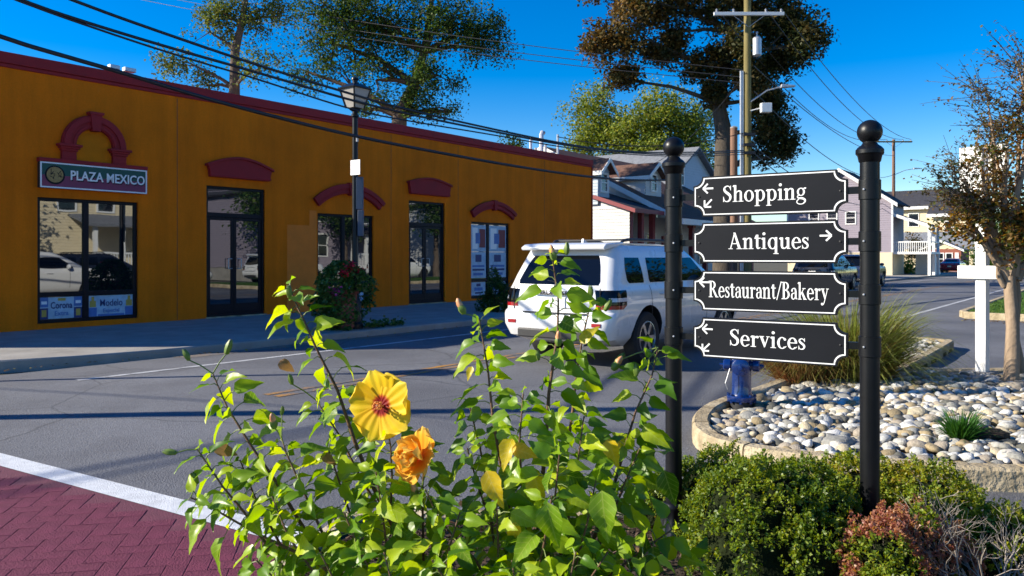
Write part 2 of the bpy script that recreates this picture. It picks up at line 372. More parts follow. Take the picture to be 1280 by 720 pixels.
# ================================================================== SETTING
def ribbon(mb, pts, w, z0, z1, m=0, side=1, ch=.02):
    """kerb-like bar along a ground polyline; its body lies on one side of the line"""
    pts = [Vector((p[0], p[1])) for p in pts]; k = len(pts); rows = []
    for i, p in enumerate(pts):
        t = (pts[min(i+1, k-1)] - pts[max(i-1, 0)]).normalized(); nrm = Vector((-t.y, t.x)) * side
        a, b = p, p + nrm * w; c1, c2 = p + nrm * ch, p + nrm * (w - ch)
        rows.append([(a.x, a.y, z0), (a.x, a.y, z1 - ch), (c1.x, c1.y, z1), (c2.x, c2.y, z1), (b.x, b.y, z1 - ch), (b.x, b.y, z0)])
    vs = [v for r in rows for v in r]; fs = []
    for i in range(k - 1):
        for j in range(5): fs.append((i*6+j, i*6+j+1, (i+1)*6+j+1, (i+1)*6+j))
    fs += [tuple(range(6)), tuple(range((k-1)*6, k*6))[::-1]]
    return mb.add(vs, fs, m)
def inside(poly, x, y):
    c = False; n = len(poly)
    for i in range(n):
        x1, y1 = poly[i][:2]; x2, y2 = poly[(i+1) % n][:2]
        if (y1 > y) != (y2 > y) and x < (x2-x1)*(y-y1)/(y2-y1)+x1: c = not c
    return c
def edge_dist(poly, x, y):
    p = Vector((x, y)); best = 9e9
    for i in range(len(poly)):
        a = Vector(poly[i][:2]); b = Vector(poly[(i+1) % len(poly)][:2]); ab = b - a
        t = max(0, min(1, (p-a).dot(ab) / max(1e-9, ab.length_squared))); best = min(best, (p - a - ab*t).length)
    return best

g = MB(); g.add([(-900, -300, -.16), (900, -300, -.16), (900, 1200, -.16), (-900, 1200, -.16)], [(0, 1, 2, 3)])
tag(g.build('ground', M['soil']), kind='structure')

RV = [-12.36, -11.2, -9.2, -7.5, -4.4, 0, 9]; RZ = [-.095, -.055, -.02, 0, 0, 0, 0]
def rz_at(v): return float(np.interp(v, RV, RZ))
us = [-70, -40, -20, 0, 20, 40, 60, 90, 120, 160, 220]
r = MB(); nv = len(RV)
r.add([SV(u, v, z) for u in us for v, z in zip(RV, RZ)], [(i*nv+j, (i+1)*nv+j, (i+1)*nv+j+1, i*nv+j+1) for i in range(len(us)-1) for j in range(nv-1)])
road = tag(r.build('road', M['asphalt']), kind='structure')
s = MB(); s.add([SV(u, v, z) for u, v, z in ((-70, -34, -.097), (3.5, -34, -.097), (3.5, -12.3, -.097), (-70, -12.3, -.097))], [(0, 1, 2, 3)])
tag(s.build('side_street', M['asphalt']), kind='structure')
def stripe(name, v0, v1, u0, u1, m, zoff=.005, step=6):
    b = MB(); n = max(1, int((u1-u0)/step)); L_ = [u0+(u1-u0)*i/n for i in range(n+1)]
    b.add([SV(u, v, rz_at(v)+zoff) for u in L_ for v in (v0, v1)], [(2*i, 2*i+2, 2*i+3, 2*i+1) for i in range(n)])
    return b.build(name, m, road)
stripe('road_line', -10.75, -10.63, 4.6, 160, M['edge_line'])
stripe('road_line', -4.45, -4.33, 17, 160, M['edge_line'])
for v in (-7.62, -7.42): stripe('road_line', v-.055, v+.055, 5.3, 160, M['yellow_line'])

M['dust'] = worn('gutter_dust', (.22, .165, .11), .38, .62, 3.0)
stripe('gutter_dust', -12.33, -11.92, 6.8, 60, M['dust'], .004, 3)
# far pavement with its kerb bending round the corner on the left
kerb_line = [SV(180, -12.45), SV(60, -12.45), SV(30, -12.45), SV(15, -12.4), SV(9, -12.42), SV(6.6, -12.5), SV(5.4, -12.72), SV(4.5, -13.05), SV(3.6, -13.6), SV(2.8, -14.5), SV(2.3, -15.8), SV(2.1, -17.5), SV(2.05, -30)]
k = MB(); ribbon(k, kerb_line, .16, -.2, .035, side=-1)
tag(k.build('kerb', M['concrete'], smooth=True), kind='structure')
inner = []
for i, p in enumerate(kerb_line):
    t = (kerb_line[min(i+1, len(kerb_line)-1)] - kerb_line[max(i-1, 0)]).normalized(); inner.append(p + Vector((t.y, -t.x, 0)) * .163)
sw = MB(); back = [SV(2.3, -30), SV(2.3, -18.6), SV(180, -18.6)]
poly = [(p.x, p.y) for p in inner[:-1]] + [(p.x, p.y) for p in back[1:]]
sw.extr(poly, -.2, .028, 'xy')
tag(sw.build('sidewalk', M['concrete']), kind='structure')
lot = MB(); lot.extr([tuple(SV(u, v)[:2]) for u, v in ((29.2, -18.65), (180, -18.65), (180, -60), (29.2, -60))], -.2, .0, 'xy')
tag(lot.build('yard', M['soil']), kind='structure')

# crosswalk: white border line and herringbone stamped bricks
e = Vector((.852, -.523)); q = Vector((-.523, -.852)); L0 = Vector((-4.05, 6.2))
cw = MB(); P4 = [L0 - e*9, L0 + e*3.75, L0 + e*3.75 + q*.195, L0 - e*9 + q*.195]
cw.add([(p.x, p.y, .0065) for p in P4], [(0, 1, 2, 3)]); cw.build('road_line', M['white_line'], road)
cb = MB(); P4 = [L0 - e*9 + q*.195, L0 + e*3.75 + q*.195, L0 + e*3.75 + q*3.6, L0 - e*9 + q*3.6]
cb.add([(p.x, p.y, .004) for p in P4], [(0, 1, 2, 3)])
crosswalk = tag(cb.build('crosswalk', M['maroon_base']), kind='structure')
bw, gap, hz = .105, .0036, .0032
def brick_mesh(sx, sy):
    b = MB(); x, y = sx/2 - gap/2, sy/2 - gap/2; c = .003
    b.add([(-x,-y,0),(x,-y,0),(x,y,0),(-x,y,0),(-x,-y,hz-.0014),(x,-y,hz-.0014),(x,y,hz-.0014),(-x,y,hz-.0014),(-x+c,-y+c,hz),(x-c,-y+c,hz),(x-c,y-c,hz),(-x+c,y-c,hz)],
          [(0,1,5,4),(1,2,6,5),(2,3,7,6),(3,0,4,7),(4,5,9,8),(5,6,10,9),(6,7,11,10),(7,4,8,11),(8,9,10,11)])
    return b.mesh('brick', M['maroon_brick'])
bmh, bmv = brick_mesh(2*bw, bw), brick_mesh(bw, 2*bw)
ang = R(11.5); bo = Vector((-2.0, 4.2)); rest = MB(); cells = []
for a in range(-60, 60):
    for b_ in range(-30, 30):
        ox, oy = a + 2*b_, a - 2*b_
        for (cx, cy, me) in ((ox+1, oy+.5, bmh), (ox+2.5, oy, bmv)):
            lx, ly = cx*bw, cy*bw
            p = bo + Vector((lx*math.cos(ang)-ly*math.sin(ang), lx*math.sin(ang)+ly*math.cos(ang)))
            dperp = (p - L0).dot(q); dal = (p - L0).dot(e)
            if .32 < dperp < 3.45 and -8.8 < dal < 3.6 and p.y > 1.0: cells.append((p, me))
def seen(p, z=0, m=30):
    if p.y < .3: return False
    x = 640 + FPX*p.x/p.y; y = 322 + FPX*(EYE-z)/p.y
    return -m < x < 1280+m and y < 720+m
vis = sorted([c for c in cells if seen(c[0])], key=lambda c: c[0].length)
near = vis[:300]; ids = {id(c) for c in near}
rngb = random.Random(3)
for p, me in near:
    o = link('brick', me, crosswalk); o.location = (p.x, p.y, .004 + rngb.uniform(-.001, .001)); o.rotation_euler = (rngb.gauss(0, .003), rngb.gauss(0, .003), ang)
bmr = MB()
for c in cells:
    if id(c) in ids or c[0].length > 9: continue
    sx, sy = (2*bw, bw) if c[1] is bmh else (bw, 2*bw)
    bmr.M = Matrix.Translation((c[0].x, c[0].y, .004)) @ Matrix.Rotation(ang, 4, 'Z'); bmr.box(-sx/2+gap/2, sx/2-gap/2, -sy/2+gap/2, sy/2-gap/2, 0, hz)
if bmr.V: tag(bmr.build('brick_paving', M['maroon_brick'], crosswalk), kind='stuff')

# near verge beyond the drive: kerb and lawn
vk = MB(); vl = [SV(60, -3.3), SV(26, -3.3), SV(23.5, -3.3), SV(22.9, -3.1), SV(22.7, -2.5), SV(22.7, 4)]
ribbon(vk, vl, .16, -.05, .17, side=1); tag(vk.build('kerb', M['kerb_tan'], smooth=True), kind='structure')
gl = MB(); gl.extr([tuple(SV(u, v)[:2]) for u, v in ((23, -3.05), (60, -3.1), (60, 4), (22.95, 4))], -.05, .14, 'xy')
tag(gl.build('lawn', M['hood_grass']), kind='structure')
rng = np.random.default_rng(5)
gp = [];
for i in range(5000):
    u, v = 22.95 + 9*rng.random()**1.5, rng.uniform(-3.05, -.2); p = SV(u, v, .17); gp.append(p)
leaf_object('turf', gp, .09, tint_mat('turf_blade', [(.03, .08, .01), (.06, .14, .02), (.10, .16, .03)], .7, .2), None, up=.1, aspect=.2, seed=4, dirs=np.tile([0, 0, 1.0], (5000, 1)), kind='stuff')['label'] = 'short green turf on the verge beyond the drive'

# ================================================================== ORANGE SHOP BUILDING
B = empty('shop_building', SV(2.5, -18.0), STREET, 'long single storey orange stucco shop building with maroon trim', 'building')
LEN, DEP, TOP = 26.4, 11.0, 5.62
holes = dict(wa=(4.45, 6.60, .15, 2.83), d1=(8.32, 10.02, .06, 3.36), wb=(11.75, 13.87, .14, 2.82), d2=(15.38, 17.08, .06, 3.39), wc=(18.44, 20.64, .10, 2.82))
def wall_holes(mb, x0, x1, z0, z1, hs_, dep):
    xs = sorted({x0, x1, *[h[0] for h in hs_], *[h[1] for h in hs_]}); zs = sorted({z0, z1, *[h[2] for h in hs_], *[h[3] for h in hs_]})
    for i in range(len(xs)-1):
        for j in range(len(zs)-1):
            cx, cz = (xs[i]+xs[i+1])/2, (zs[j]+zs[j+1])/2
            if any(h[0] < cx < h[1] and h[2] < cz < h[3] for h in hs_): continue
            mb.add([(xs[i],0,zs[j]),(xs[i+1],0,zs[j]),(xs[i+1],0,zs[j+1]),(xs[i],0,zs[j+1])], [(0,1,2,3)])
    for a, b, c, d in hs_:
        mb.add([(a,0,c),(b,0,c),(b,0,d),(a,0,d),(a,dep,c),(b,dep,c),(b,dep,d),(a,dep,d)], [(0,4,5,1),(1,5,6,2),(2,6,7,3),(3,7,4,0)])
f = MB(); wall_holes(f, 0, LEN, -.15, TOP, list(holes.values()), .22)
f.add([(0,0,-.15),(0,DEP,-.15),(0,DEP,TOP),(0,0,TOP),(LEN,0,-.15),(LEN,DEP,-.15),(LEN,DEP,TOP),(LEN,0,TOP)], [(0,3,2,1),(4,5,6,7),(1,2,6,5)])
f.build('wall', M['stucco'], B, fix=False)
b = MB(); b.box(.3, LEN-.3, .3, DEP-.3, 5.0, 5.06); b.build('roof', M['shingle_grey'], B)
b = MB(); b.box(-.06, LEN+.05, -.07, .26, 5.52, 5.75); b.box(-.06, .26, .262, DEP+.06, 5.52, 5.748); b.box(LEN-.26, LEN+.05, .262, DEP+.06, 5.52, 5.748); b.box(-.03, LEN+.03, -.035, 0.0-.001, 5.44, 5.518)
b.build('coping', M['maroon'], B, bevel=.012)
b = MB(); b.box(LEN-.01, LEN+.045, -.045, .1, -.15, 5.44); b.build('corner_trim', M['maroon'], B)
b = MB(); b.extr([(10.72,.05),(11.71,.05),(11.71,2.88),(11.47,2.88),(11.47,2.45),(10.72,2.45)], -.003, .01); b.build('paint_patch', M['patch'], B)
# control joints in the stucco
for x in (7.55, 14.6, 17.75, 22.9):
    b = MB(); b.box(x-.006, x+.006, -.002, .004, .05, 5.4); b.build('control_joint', M['plastic_dark'], B)

def frame_bars(mb, a, b_, c, d, t, y0, y1):
    mb.box(a, a+t, y0, y1, c, d); mb.box(b_-t, b_, y0, y1, c, d); mb.box(a+t, b_-t, y0, y1, c, c+t); mb.box(a+t, b_-t, y0, y1, d-t, d)
def pane(x0, x1, z0, z1, y, parent, m=None, tilt=0):
    b = MB(); b.box(x0, x1, y, y+.012, z0, z1); return b.build('pane', m or M['glass'], parent)
def shop_window(key, mx, rail):
    a, b_, c, d = holes[key]; fr = MB(); t = .075
    frame_bars(fr, a, b_, c, d, t, .06, .16); fr.box(mx-.06, mx+.06, .058, .158, c+t, d-t)
    fr.box(a+t, mx-.06, .062, .156, rail-.05, rail+.05); fr.box(mx+.06, b_-t, .062, .156, rail-.05, rail+.05)
    o = fr.build('window', M['bronze'], B, bevel=.006)
    ps = []
    for x0, x1 in ((a+t, mx-.06), (mx+.06, b_-t)):
        for z0, z1 in ((c+t, rail-.05), (rail+.05, d-t)): ps.append(((x0, x1, z0, z1), pane(x0, x1, z0, z1, .10, o)))
    return o, ps
WA, pa = shop_window('wa', 5.46, .76)
# beer posters in the two low panes
def poster(win, x0, x1, z0, z1, parts, y=.096):
    b = MB(); b.box(x0, x1, y, y+.003, z0, z1, 0); yy = y
    for (fx0, fx1, fz0, fz1, mi) in parts:
        yy -= .0006; b.box(x0+(x1-x0)*fx0, x0+(x1-x0)*fx1, yy, y, z0+(z1-z0)*fz0, z0+(z1-z0)*fz1, mi)
    return b.build('poster', [M['poster_pale'], M['poster_blue'], M['poster_navy'], M['poster_gold'], M['white_vinyl'], M['red_trim']], win)
(x0, x1, z0, z1) = pa[0][0]
poster(WA, x0+.01, x1-.01, z0+.01, z1-.01, [(0,.19,0,.5,2),(.04,.15,.1,.42,3),(0,.19,.55,1,1),(.03,.16,.68,.82,4),(.8,1,0,.5,2),(.85,.96,.1,.42,3),(.8,1,.55,1,1),(.84,.97,.68,.82,4),(.42,.6,.82,.95,3)])
text_obj('lettering', 'Corona', .2, M['poster_navy'], WA, ((x0+x1)/2, .0895, z0+.29), width=.44, depth=.001, offset=.004)
text_obj('lettering', 'Extra', .14, M['poster_blue'], WA, ((x0+x1)/2, .0895, z0+.12), width=.28, depth=.001, offset=.002)
(x0, x1, z0, z1) = pa[2][0]
poster(WA, x0+.01, x1-.01, z0+.01, z1-.01, [(0,.18,0,.42,1),(.02,.16,.45,.75,3),(.06,.12,.75,.95,3),(.82,1,0,.42,1),(.84,.98,.45,.75,3),(.88,.94,.75,.95,3),(.2,.8,.0,.1,1)])
text_obj('lettering', 'Modelo', .22, M['poster_navy'], WA, ((x0+x1)/2, .0895, z0+.30), width=.50, depth=.001, offset=.0015)
text_obj('lettering', 'Especial', .12, M['poster_blue'], WA, ((x0+x1)/2, .0895, z0+.13), width=.36, depth=.001, offset=.002)
WB_, pb = shop_window('wb', 12.74, .79)
(x0, x1, z0, z1) = pb[2][0]
poster(WB_, x0+.03, x1-.25, z0+.02, z1-.02, [(.1,.9,.1,.25,1)])
text_obj('lettering', 'delo', .2, M['poster_navy'], WB_, (x0+.34, .0895, z0+.33), width=.36, depth=.001, offset=.003)
WC_, pc = shop_window('wc', 19.45, .74)
for q4, pn in pc:
    x0, x1, z0, z1 = q4
    if z1 < 1:
        poster(WC_, x0+.05, x1-.05, z0+.03, z1-.02, [(.2,.8,.35,.6,1),(.35,.65,.68,.9,2),(.25,.75,.12,.25,2)])
    else:
        h = (z1-z0)
        poster(WC_, x0+.02, x1-.02, z0+h*.5, z1-.03, [(.1,.45,.1,.9,4),(.55,.95,.15,.85,5),(.3,.6,.3,.7,1)])
        poster(WC_, x0+.02, x1-.02, z0+.03, z0+h*.49, [(.3,.7,.62,.9,2),(.1,.9,.42,.5,1),(.1,.9,.28,.36,2),(.15,.8,.1,.2,1)])
def shop_door(key, dv):
    a, b_, c, d = holes[key]; t = .07; zt = c + 2.52
    fr = MB(); frame_bars(fr, a, b_, c, d, t, .05, .17); fr.box(a+t, b_-t, .055, .165, zt, zt+.11)
    o = fr.build('door_frame', M['bronze'], B, bevel=.006); pane(a+t, b_-t, zt+.11, d-t, .10, o)
    for x0, x1, hx in ((a+t, dv, dv-.10), (dv, b_-t, dv+.10)):
        lf = MB(); x0 += .004; x1 -= .004
        frame_bars(lf, x0, x1, c+t+.004, zt-.004, .075, .075, .125); lf.box(x0+.075, x1-.075, .077, .123, c+t+.079, c+t+.24)
        l = lf.build('door', M['bronze'], B, bevel=.004); pane(x0+.075, x1-.075, c+t+.24, zt-.079, .095, l)
        hd = MB(); s_ = .07 if hx < dv else -.07
        hd.tube([(hx+s_*.2, .074, 1.52), (hx+s_*.2, .02, 1.52), (hx-s_*1.2, .02, 1.52), (hx-s_*1.2, .02, 1.27), (hx+s_*.2, .02, 1.27), (hx+s_*.2, .074, 1.27)], .012, 6)
        hd.build('handle', M['galv'], l)
    th = MB(); th.box(a-.02, b_+.02, -.05, .18, -.02, c); th.build('threshold', M['kerb_tan'], B)
shop_door('d1', 9.13); shop_door('d2', 16.17)
def band(mb, cx, cz, r0, r1, a0, a1, y0, y1, n=28):
    mb.extr(arc(cx, cz, r1, a0, a1, n) + arc(cx, cz, r0, a1, a0, n), y0, y1)
# tall arch over the sign
b = MB(); cx, cz = 5.59, 4.0
band(b, cx, cz, .395, .69, 0, 180, -.10, -.001); band(b, cx, cz, .54, .665, 0, 180, -.135, -.101); band(b, cx, cz, .42, .47, 0, 180, -.12, -.101)
for sx in (-1, 1):
    b.box(cx+sx*.54-.15, cx+sx*.54+.15, -.09, -.001, 3.665, 3.85)
    for i, (hw, za, zb) in enumerate(((.17, 3.85, 3.90), (.205, 3.90, 3.945), (.24, 3.945, 3.998))): b.box(cx+sx*.54-hw, cx+sx*.54+hw, -.12-.03*i, -.001, za, zb)
b.extr([(cx-.085,4.34),(cx+.085,4.34),(cx+.13,4.74),(cx-.13,4.74)], -.17, -.002)
b.extr([(cx-.15,4.70),(cx+.15,4.70),(cx+.16,4.76),(cx-.16,4.76)], -.19, -.0025)
b.build('arch_moulding', M['maroon'], B, bevel=.006)
b = MB(); b.extr([(cx-.385, 3.67), (cx+.385, 3.67)] + arc(cx, cz, .385, 0, 180, 20), -.004, .02); b.build('arch_infill', M['stucco_arch'], B)
b = MB(); b.box(4.43, 6.75, -.15, -.001, 3.575, 3.66); b.build('ledge', M['maroon'], B, bevel=.006)
# flat-bottomed curved heads over the doors
def pediment(xl, xr, z0, z1, z2):
    b = MB(); cxx = (xl+xr)/2; n = 14
    top = [(xr - (xr-xl)*i/n, z1 + (z2-z1)*math.sin(math.pi*i/n)) for i in range(n+1)]
    b.extr([(xl+.07, z0), (xr-.07, z0), (xr-.05, z0+.16)] + top + [(xl+.05, z0+.16)], -.12, -.001)
    cap = [(xr+.03 - (xr-xl+.06)*i/n, z1+.015 + (z2-z1)*math.sin(math.pi*i/n)) for i in range(n+1)]
    b.extr([(p[0], p[1]-.06) for p in cap[::-1]] + cap, -.165, -.0015)
    b.box(xl+.05, xr-.05, -.135, -.121, z0+.02, z0+.07)
    b.build('door_head', M['maroon'], B, bevel=.005)
pediment(8.30, 10.17, 3.58, 3.88, 4.12); pediment(15.30, 17.27, 3.60, 3.98, 4.16)
def seg_arch(x0, x1, z0, z2, th):
    b = MB(); cxx = (x0+x1)/2; hc = (x1-x0)/2; sg = z2-z0; r = (hc*hc+sg*sg)/(2*sg); a = math.degrees(math.asin(hc/r))
    band(b, cxx, z2-r, r-th, r, 90-a, 90+a, -.10, -.001); band(b, cxx, z2-r, r-th*.42, r+.02, 90-a-.6, 90+a+.6, -.14, -.1005); band(b, cxx, z2-r, r-th+.02, r-th*.72, 90-a, 90+a, -.118, -.1005)
    b.extr([(cxx-.06, z2-th-.05), (cxx+.06, z2-th-.05), (cxx+.10, z2+.05), (cxx-.10, z2+.05)], -.17, -.002)
    b.build('window_head', M['maroon'], B, bevel=.005)
seg_arch(11.58, 14.22, 3.22, 3.70, .27); seg_arch(18.36, 20.92, 3.18, 3.58, .27)
# roof-top stack pipes at the far end
pr = empty('vent_pipes', SV(2.5+23.2, -18.9, 5.05), STREET, 'cluster of grey vent pipes standing on the orange building roof', 'vent pipe')
for i, (dx, h, r_) in enumerate(((0, 1.35, .06), (.35, 1.0, .05), (.75, 1.7, .09), (1.05, 1.25, .05), (1.55, .95, .12), (1.95, 1.75, .05))):
    p = MB(); p.tube([(dx, 0, 0), (dx, 0, h-.1), (dx+.06, 0, h), (dx+.16, 0, h-.02)] if i in (0, 2) else [(dx, 0, 0), (dx, 0, h)], r_, 8); p.build('pipe', M['galv'], pr, smooth=True)
p = MB(); p.box(-.1, 2.05, -.03, .03, .85, .9); p.box(1.4, 1.75, -.15, .15, .45, .85); p.build('bracket', M['terracotta'], pr)
for i, (uu, s_) in enumerate(((6.0, .22), (6.35, .26))):
    h = empty('flood_light', SV(2.5+uu, -18.05, 5.75), STREET, ('left' if i == 0 else 'right') + ' of two small floodlights on the roof edge by the left window', 'floodlight')
    p = MB(); p.tube([(0, 0, -.02), (0, 0, .06), (0, -.06, .09)], .018, 6); p.build('arm', M['galv'], h)
    p = MB(); p.box(-s_*.5, s_*.5, -.2, -.05, .05, .14); p.build('lamp_head', M['galv'], h, bevel=.01)

# PLAZA MEXICO sign
S = empty('shop_sign', SV(2.5+5.59, -18.0, 3.03), STREET, 'green and magenta PLAZA MEXICO sign with round gold emblem', 'sign')
W2 = 1.14
b = MB(); b.box(-W2, W2, -.13, -.002, 0, .54); b.build('box', M['plastic_dark'], S)
b = MB(); b.box(-W2+.03, W2-.03, -.134, -.1305, .27, .51); b.build('upper_panel', M['green_sign'], S)
b = MB(); b.box(-W2+.03, W2-.03, -.134, -.1305, .03, .2695); b.build('lower_panel', M['pink_sign'], S)
b = MB(); frame_bars(b, -W2, W2, 0, .54, .028, -.145, -.1305); b.build('border', M['white_vinyl'], S)
t = text_obj('lettering', 'PLAZA MEXICO', .27, M['white_vinyl'], S, (.27, -.147, .285), width=1.62, depth=.009, offset=.0035)
t.scale.y = 1.06
t = text_obj('lettering_shadow', 'PLAZA MEXICO', .27, M['bronze'], S, (.288, -.1365, .262), width=1.62, depth=.0015, offset=.004); t.scale.y = 1.06
b = MB(); b.extr(arc(-.85, .275, .20, 0, 360, 36)[:-1], -.139, -.1345); b.build('emblem_ring', M['bronze'], S)
b = MB(); b.extr(arc(-.85, .28, .165, 0, 360, 36)[:-1], -.1435, -.1395); b.build('emblem', M['gold'], S)
b = MB(); rg = random.Random(2)
for i in range(9):
    a = rg.uniform(0, 6.28); rr = rg.uniform(.03, .12); x, z = -.85+rr*math.cos(a), .28+rr*math.sin(a)
    b.M = Matrix.Translation((x, -.1445, z)) @ Matrix.Rotation(rg.uniform(0, 3), 4, 'Y'); b.box(-.05, .05, -.001, .0005-.0001*i, -.007, .007)
b.build('emblem_relief', M['bronze'], S)

# ================================================================== HOUSES
def clap(mb, p0, p1, z0, z1, span=None, pitch=.16, out=None, m=0):
    """lapped boards between two ground points; span(z) gives the share of the wall's length at that height"""
    p0, p1 = Vector(p0), Vector(p1); d = p1 - p0; out = Vector(out); z = z0
    while z < z1 - 1e-6:
        zt = min(z1, z + pitch); a0, a1 = (0, 1) if span is None else span(z); b0, b1 = (0, 1) if span is None else span(zt)
        A, B_ = p0 + d*a0, p0 + d*a1; Cc, D = p0 + d*b0, p0 + d*b1; o = out * .022
        mb.add([(A.x+o.x, A.y+o.y, z), (B_.x+o.x, B_.y+o.y, z), (D.x, D.y, zt), (Cc.x, Cc.y, zt), (A.x, A.y, z), (B_.x, B_.y, z)], [(0,1,2,3), (4,5,1,0)], m)
        z = zt
    return mb
def hwin(parent, x, y, z, w_, h_, side='front', m=None, sash=True):
    b = MB(); t = .09; frame_bars(b, -w_/2-t, w_/2+t, -t, h_+t, t, -.05, .02)
    if sash: b.box(-w_/2, w_/2, -.04, .015, h_/2-.03, h_/2+.03)
    o = b.build('window', M['white_paint'], parent); o.location = (x, y, z); o.rotation_euler.z = {'front': 0, 'side': -R(90), 'end': R(90)}[side]
    g_ = MB(); g_.box(-w_/2, w_/2, 0, .012, 0, h_); g_.build('pane', m or M['house_glass'], o)
    return o
def slab(mb, p, th=.14, m=0):
    """a roof plane from four corner points, given a thickness"""
    p = [Vector(v) for v in p]; n = (p[1]-p[0]).cross(p[2]-p[0]).normalized()
    if n.z < 0: n = -n
    mb.add(p + [v - n*th for v in p], [(0,1,2,3), (7,6,5,4), (0,4,5,1), (1,5,6,2), (2,6,7,3), (3,7,4,0)], m)

# white house behind the shop -------------------------------------------------
H = empty('white_house', SV(37.2, -19.8, -.31), STREET, 'white sided house with dormers and red posted porch behind the shop building', 'house')
b = MB()
clap(b, (0, .8, 0), (0, 9, 0), 0, 3.77, None, .15, (-1, 0, 0))
clap(b, (0, .8, 0), (0, 9, 0), 3.77, 5.1, lambda z: (min(.99, (z-3.77)/.33/8.2), 1), .15, (-1, 0, 0))
clap(b, (0, 2.3, 0), (2.98, 2.3, 0), 0, 4.2, None, .15, (0, -1, 0))
gb = lambda z: ((z-3.6)/.507/15, 1-(z-3.6)/.507/15)
clap(b, (3, 0, 0), (3, 15, 0), 3.6, 7.35, gb, .15, (-1, 0, 0)); clap(b, (3, 2, 0), (3, 13, 0), 0, 3.6, None, .15, (-1, 0, 0)); clap(b, (3, 2, 0), (13, 2, 0), .5, 3.6, None, .15, (0, -1, 0))
b.build('wall', M['siding_white'], H)
b = MB(); slab(b, [(-.25, .45, 3.72), (3.1, .45, 3.72), (3.1, 5.3, 5.32), (-.25, 5.3, 5.32)]); b.build('roof', M['shingle_dark'], H)
b = MB(); b.add([(-.27,.42,3.55),(-.27,5.3,5.16),(-.27,5.3,5.34),(-.27,.42,3.73),(-.23,.42,3.55),(-.23,5.3,5.16),(-.23,5.3,5.34),(-.23,.42,3.73)], [(0,1,2,3),(7,6,5,4),(0,3,7,4),(1,5,6,2),(3,2,6,7),(0,4,5,1)]); b.box(-.27, 3.0, .38, .42, 3.55, 3.73); b.build('fascia', M['red_trim'], H)
b = MB()
for ya, za, yb, zb in ((-.5, 3.35, 7.5, 7.43), (7.5, 7.43, 15.5, 3.35)): slab(b, [(2.6, ya, za), (13.4, ya, za), (13.4, yb, zb), (2.6, yb, zb)], .12)
rf = b.build('roof', M['shingle_brown'], H)
b = MB()
for (y0, z0, y1, z1) in ((-.5, 3.35, 7.5, 7.43), (7.5, 7.43, 15.5, 3.35)):
    b.add([(2.56,y0,z0-.24),(2.56,y1,z1-.24),(2.56,y1,z1+.02),(2.56,y0,z0+.02),(2.6,y0,z0-.24),(2.6,y1,z1-.24),(2.6,y1,z1+.02),(2.6,y0,z0+.02)], [(0,1,2,3),(7,6,5,4),(0,4,5,1),(3,2,6,7),(0,3,7,4),(1,5,6,2)])
b.box(2.6, 13.4, -.56, -.5, 3.1, 3.37); b.build('fascia', M['white_paint'], H)
H.scale = (1.2, 1.2, 1.2)
# dormers
def dormer(x0, x1, y0, zb, ze, zp, roofm, m, m2, dep=5):
    d = empty('dormer', (0, 0, 0)); d.parent = H
    b = MB(); cx = (x0+x1)/2; y1 = y0+dep
    clap(b, (x0, y0, 0), (x1, y0, 0), zb, ze, None, .14, (0, -1, 0), 0); clap(b, (x0, y0, 0), (x1, y0, 0), ze, zp, lambda z: ((z-ze)/(zp-ze)*.5, 1-(z-ze)/(zp-ze)*.5), .14, (0, -1, 0), 0)
    clap(b, (x0, y0, 0), (x0, y1, 0), zb-.3, ze, lambda z: (0, 1), .14, (-1, 0, 0), 1); b.build('wall', [m, m2], d)
    b = MB(); o_ = .22; dz = o_*(zp-ze)/(cx-x0)
    slab(b, [(x0-o_, y0-.35, ze-dz), (cx, y0-.35, zp), (cx, y1, zp), (x0-o_, y1, ze-dz)], .09); slab(b, [(cx, y0-.35, zp+.001), (x1+o_, y0-.35, ze-dz), (x1+o_, y1, ze-dz), (cx, y1, zp+.001)], .09); b.build('roof', roofm, d)
    b = MB()
    for xa, za, xb, zb_ in ((x0-o_, ze-dz, cx, zp), (cx, zp, x1+o_, ze-dz)): b.extr([(xa, za-.17), (xb, zb_-.17), (xb, zb_+.01), (xa, za+.01)], y0-.39, y0-.35)
    b.box(x0-o_-.04, x0-o_, y0-.35, y1, ze-dz-.18, ze-dz+.01); b.build('fascia', M['white_paint'], d)
    hwin(d, cx, y0-.02, zb+.35, .5, .75)
    return d
dormer(3.9, 5.6, 2.1, 4.6, 5.75, 6.35, M['shingle_brown'], M['siding_white'], M['siding_white'])
dormer(-.1, .9, 2.4, 4.3, 5.7, 6.15, M['shingle_brown'], M['siding_shade'], M['siding_shade'], 1.6)
# porch
b = MB(); b.box(3, 13, -.1, 2, -.1, .5); b.build('porch_floor', M['concrete'], H)
b = MB(); b.box(.02, 3, .75, 2.28, -.1, .45); b.build('porch_floor', M['concrete'], H)
for x in (.16, 1.2, 2.3):
    b = MB(); b.box(x-.11, x+.11, .78, 1.0, .45, 3.6); b.build('porch_post', M['red_trim'], H)
hwin(H, 1.75, 2.27, 1.2, .6, 1.3)
for x in (3.3, 4.9, 6.5, 8.1, 9.7, 11.3, 12.8):
    b = MB(); b.box(x-.11, x+.11, -.02, .2, .5, 3.12); b.box(x-.15, x+.15, -.06, .24, 3.0, 3.12); b.box(x-.15, x+.15, -.06, .24, .5, .65); b.build('porch_post', M['red_trim'], H)
for x in (4.2, 7.3, 10.4): hwin(H, x, 1.97, 1.2, .9, 1.5)
b = MB(); b.box(5.4, 6.4, 1.9, 1.975, .5, 2.65); dd = b.build('door', M['red_trim'], H); b = MB(); b.ellipsoid((5.5, 1.86, 1.55), (.04, .04, .04)); b.build('handle', M['galv'], dd)
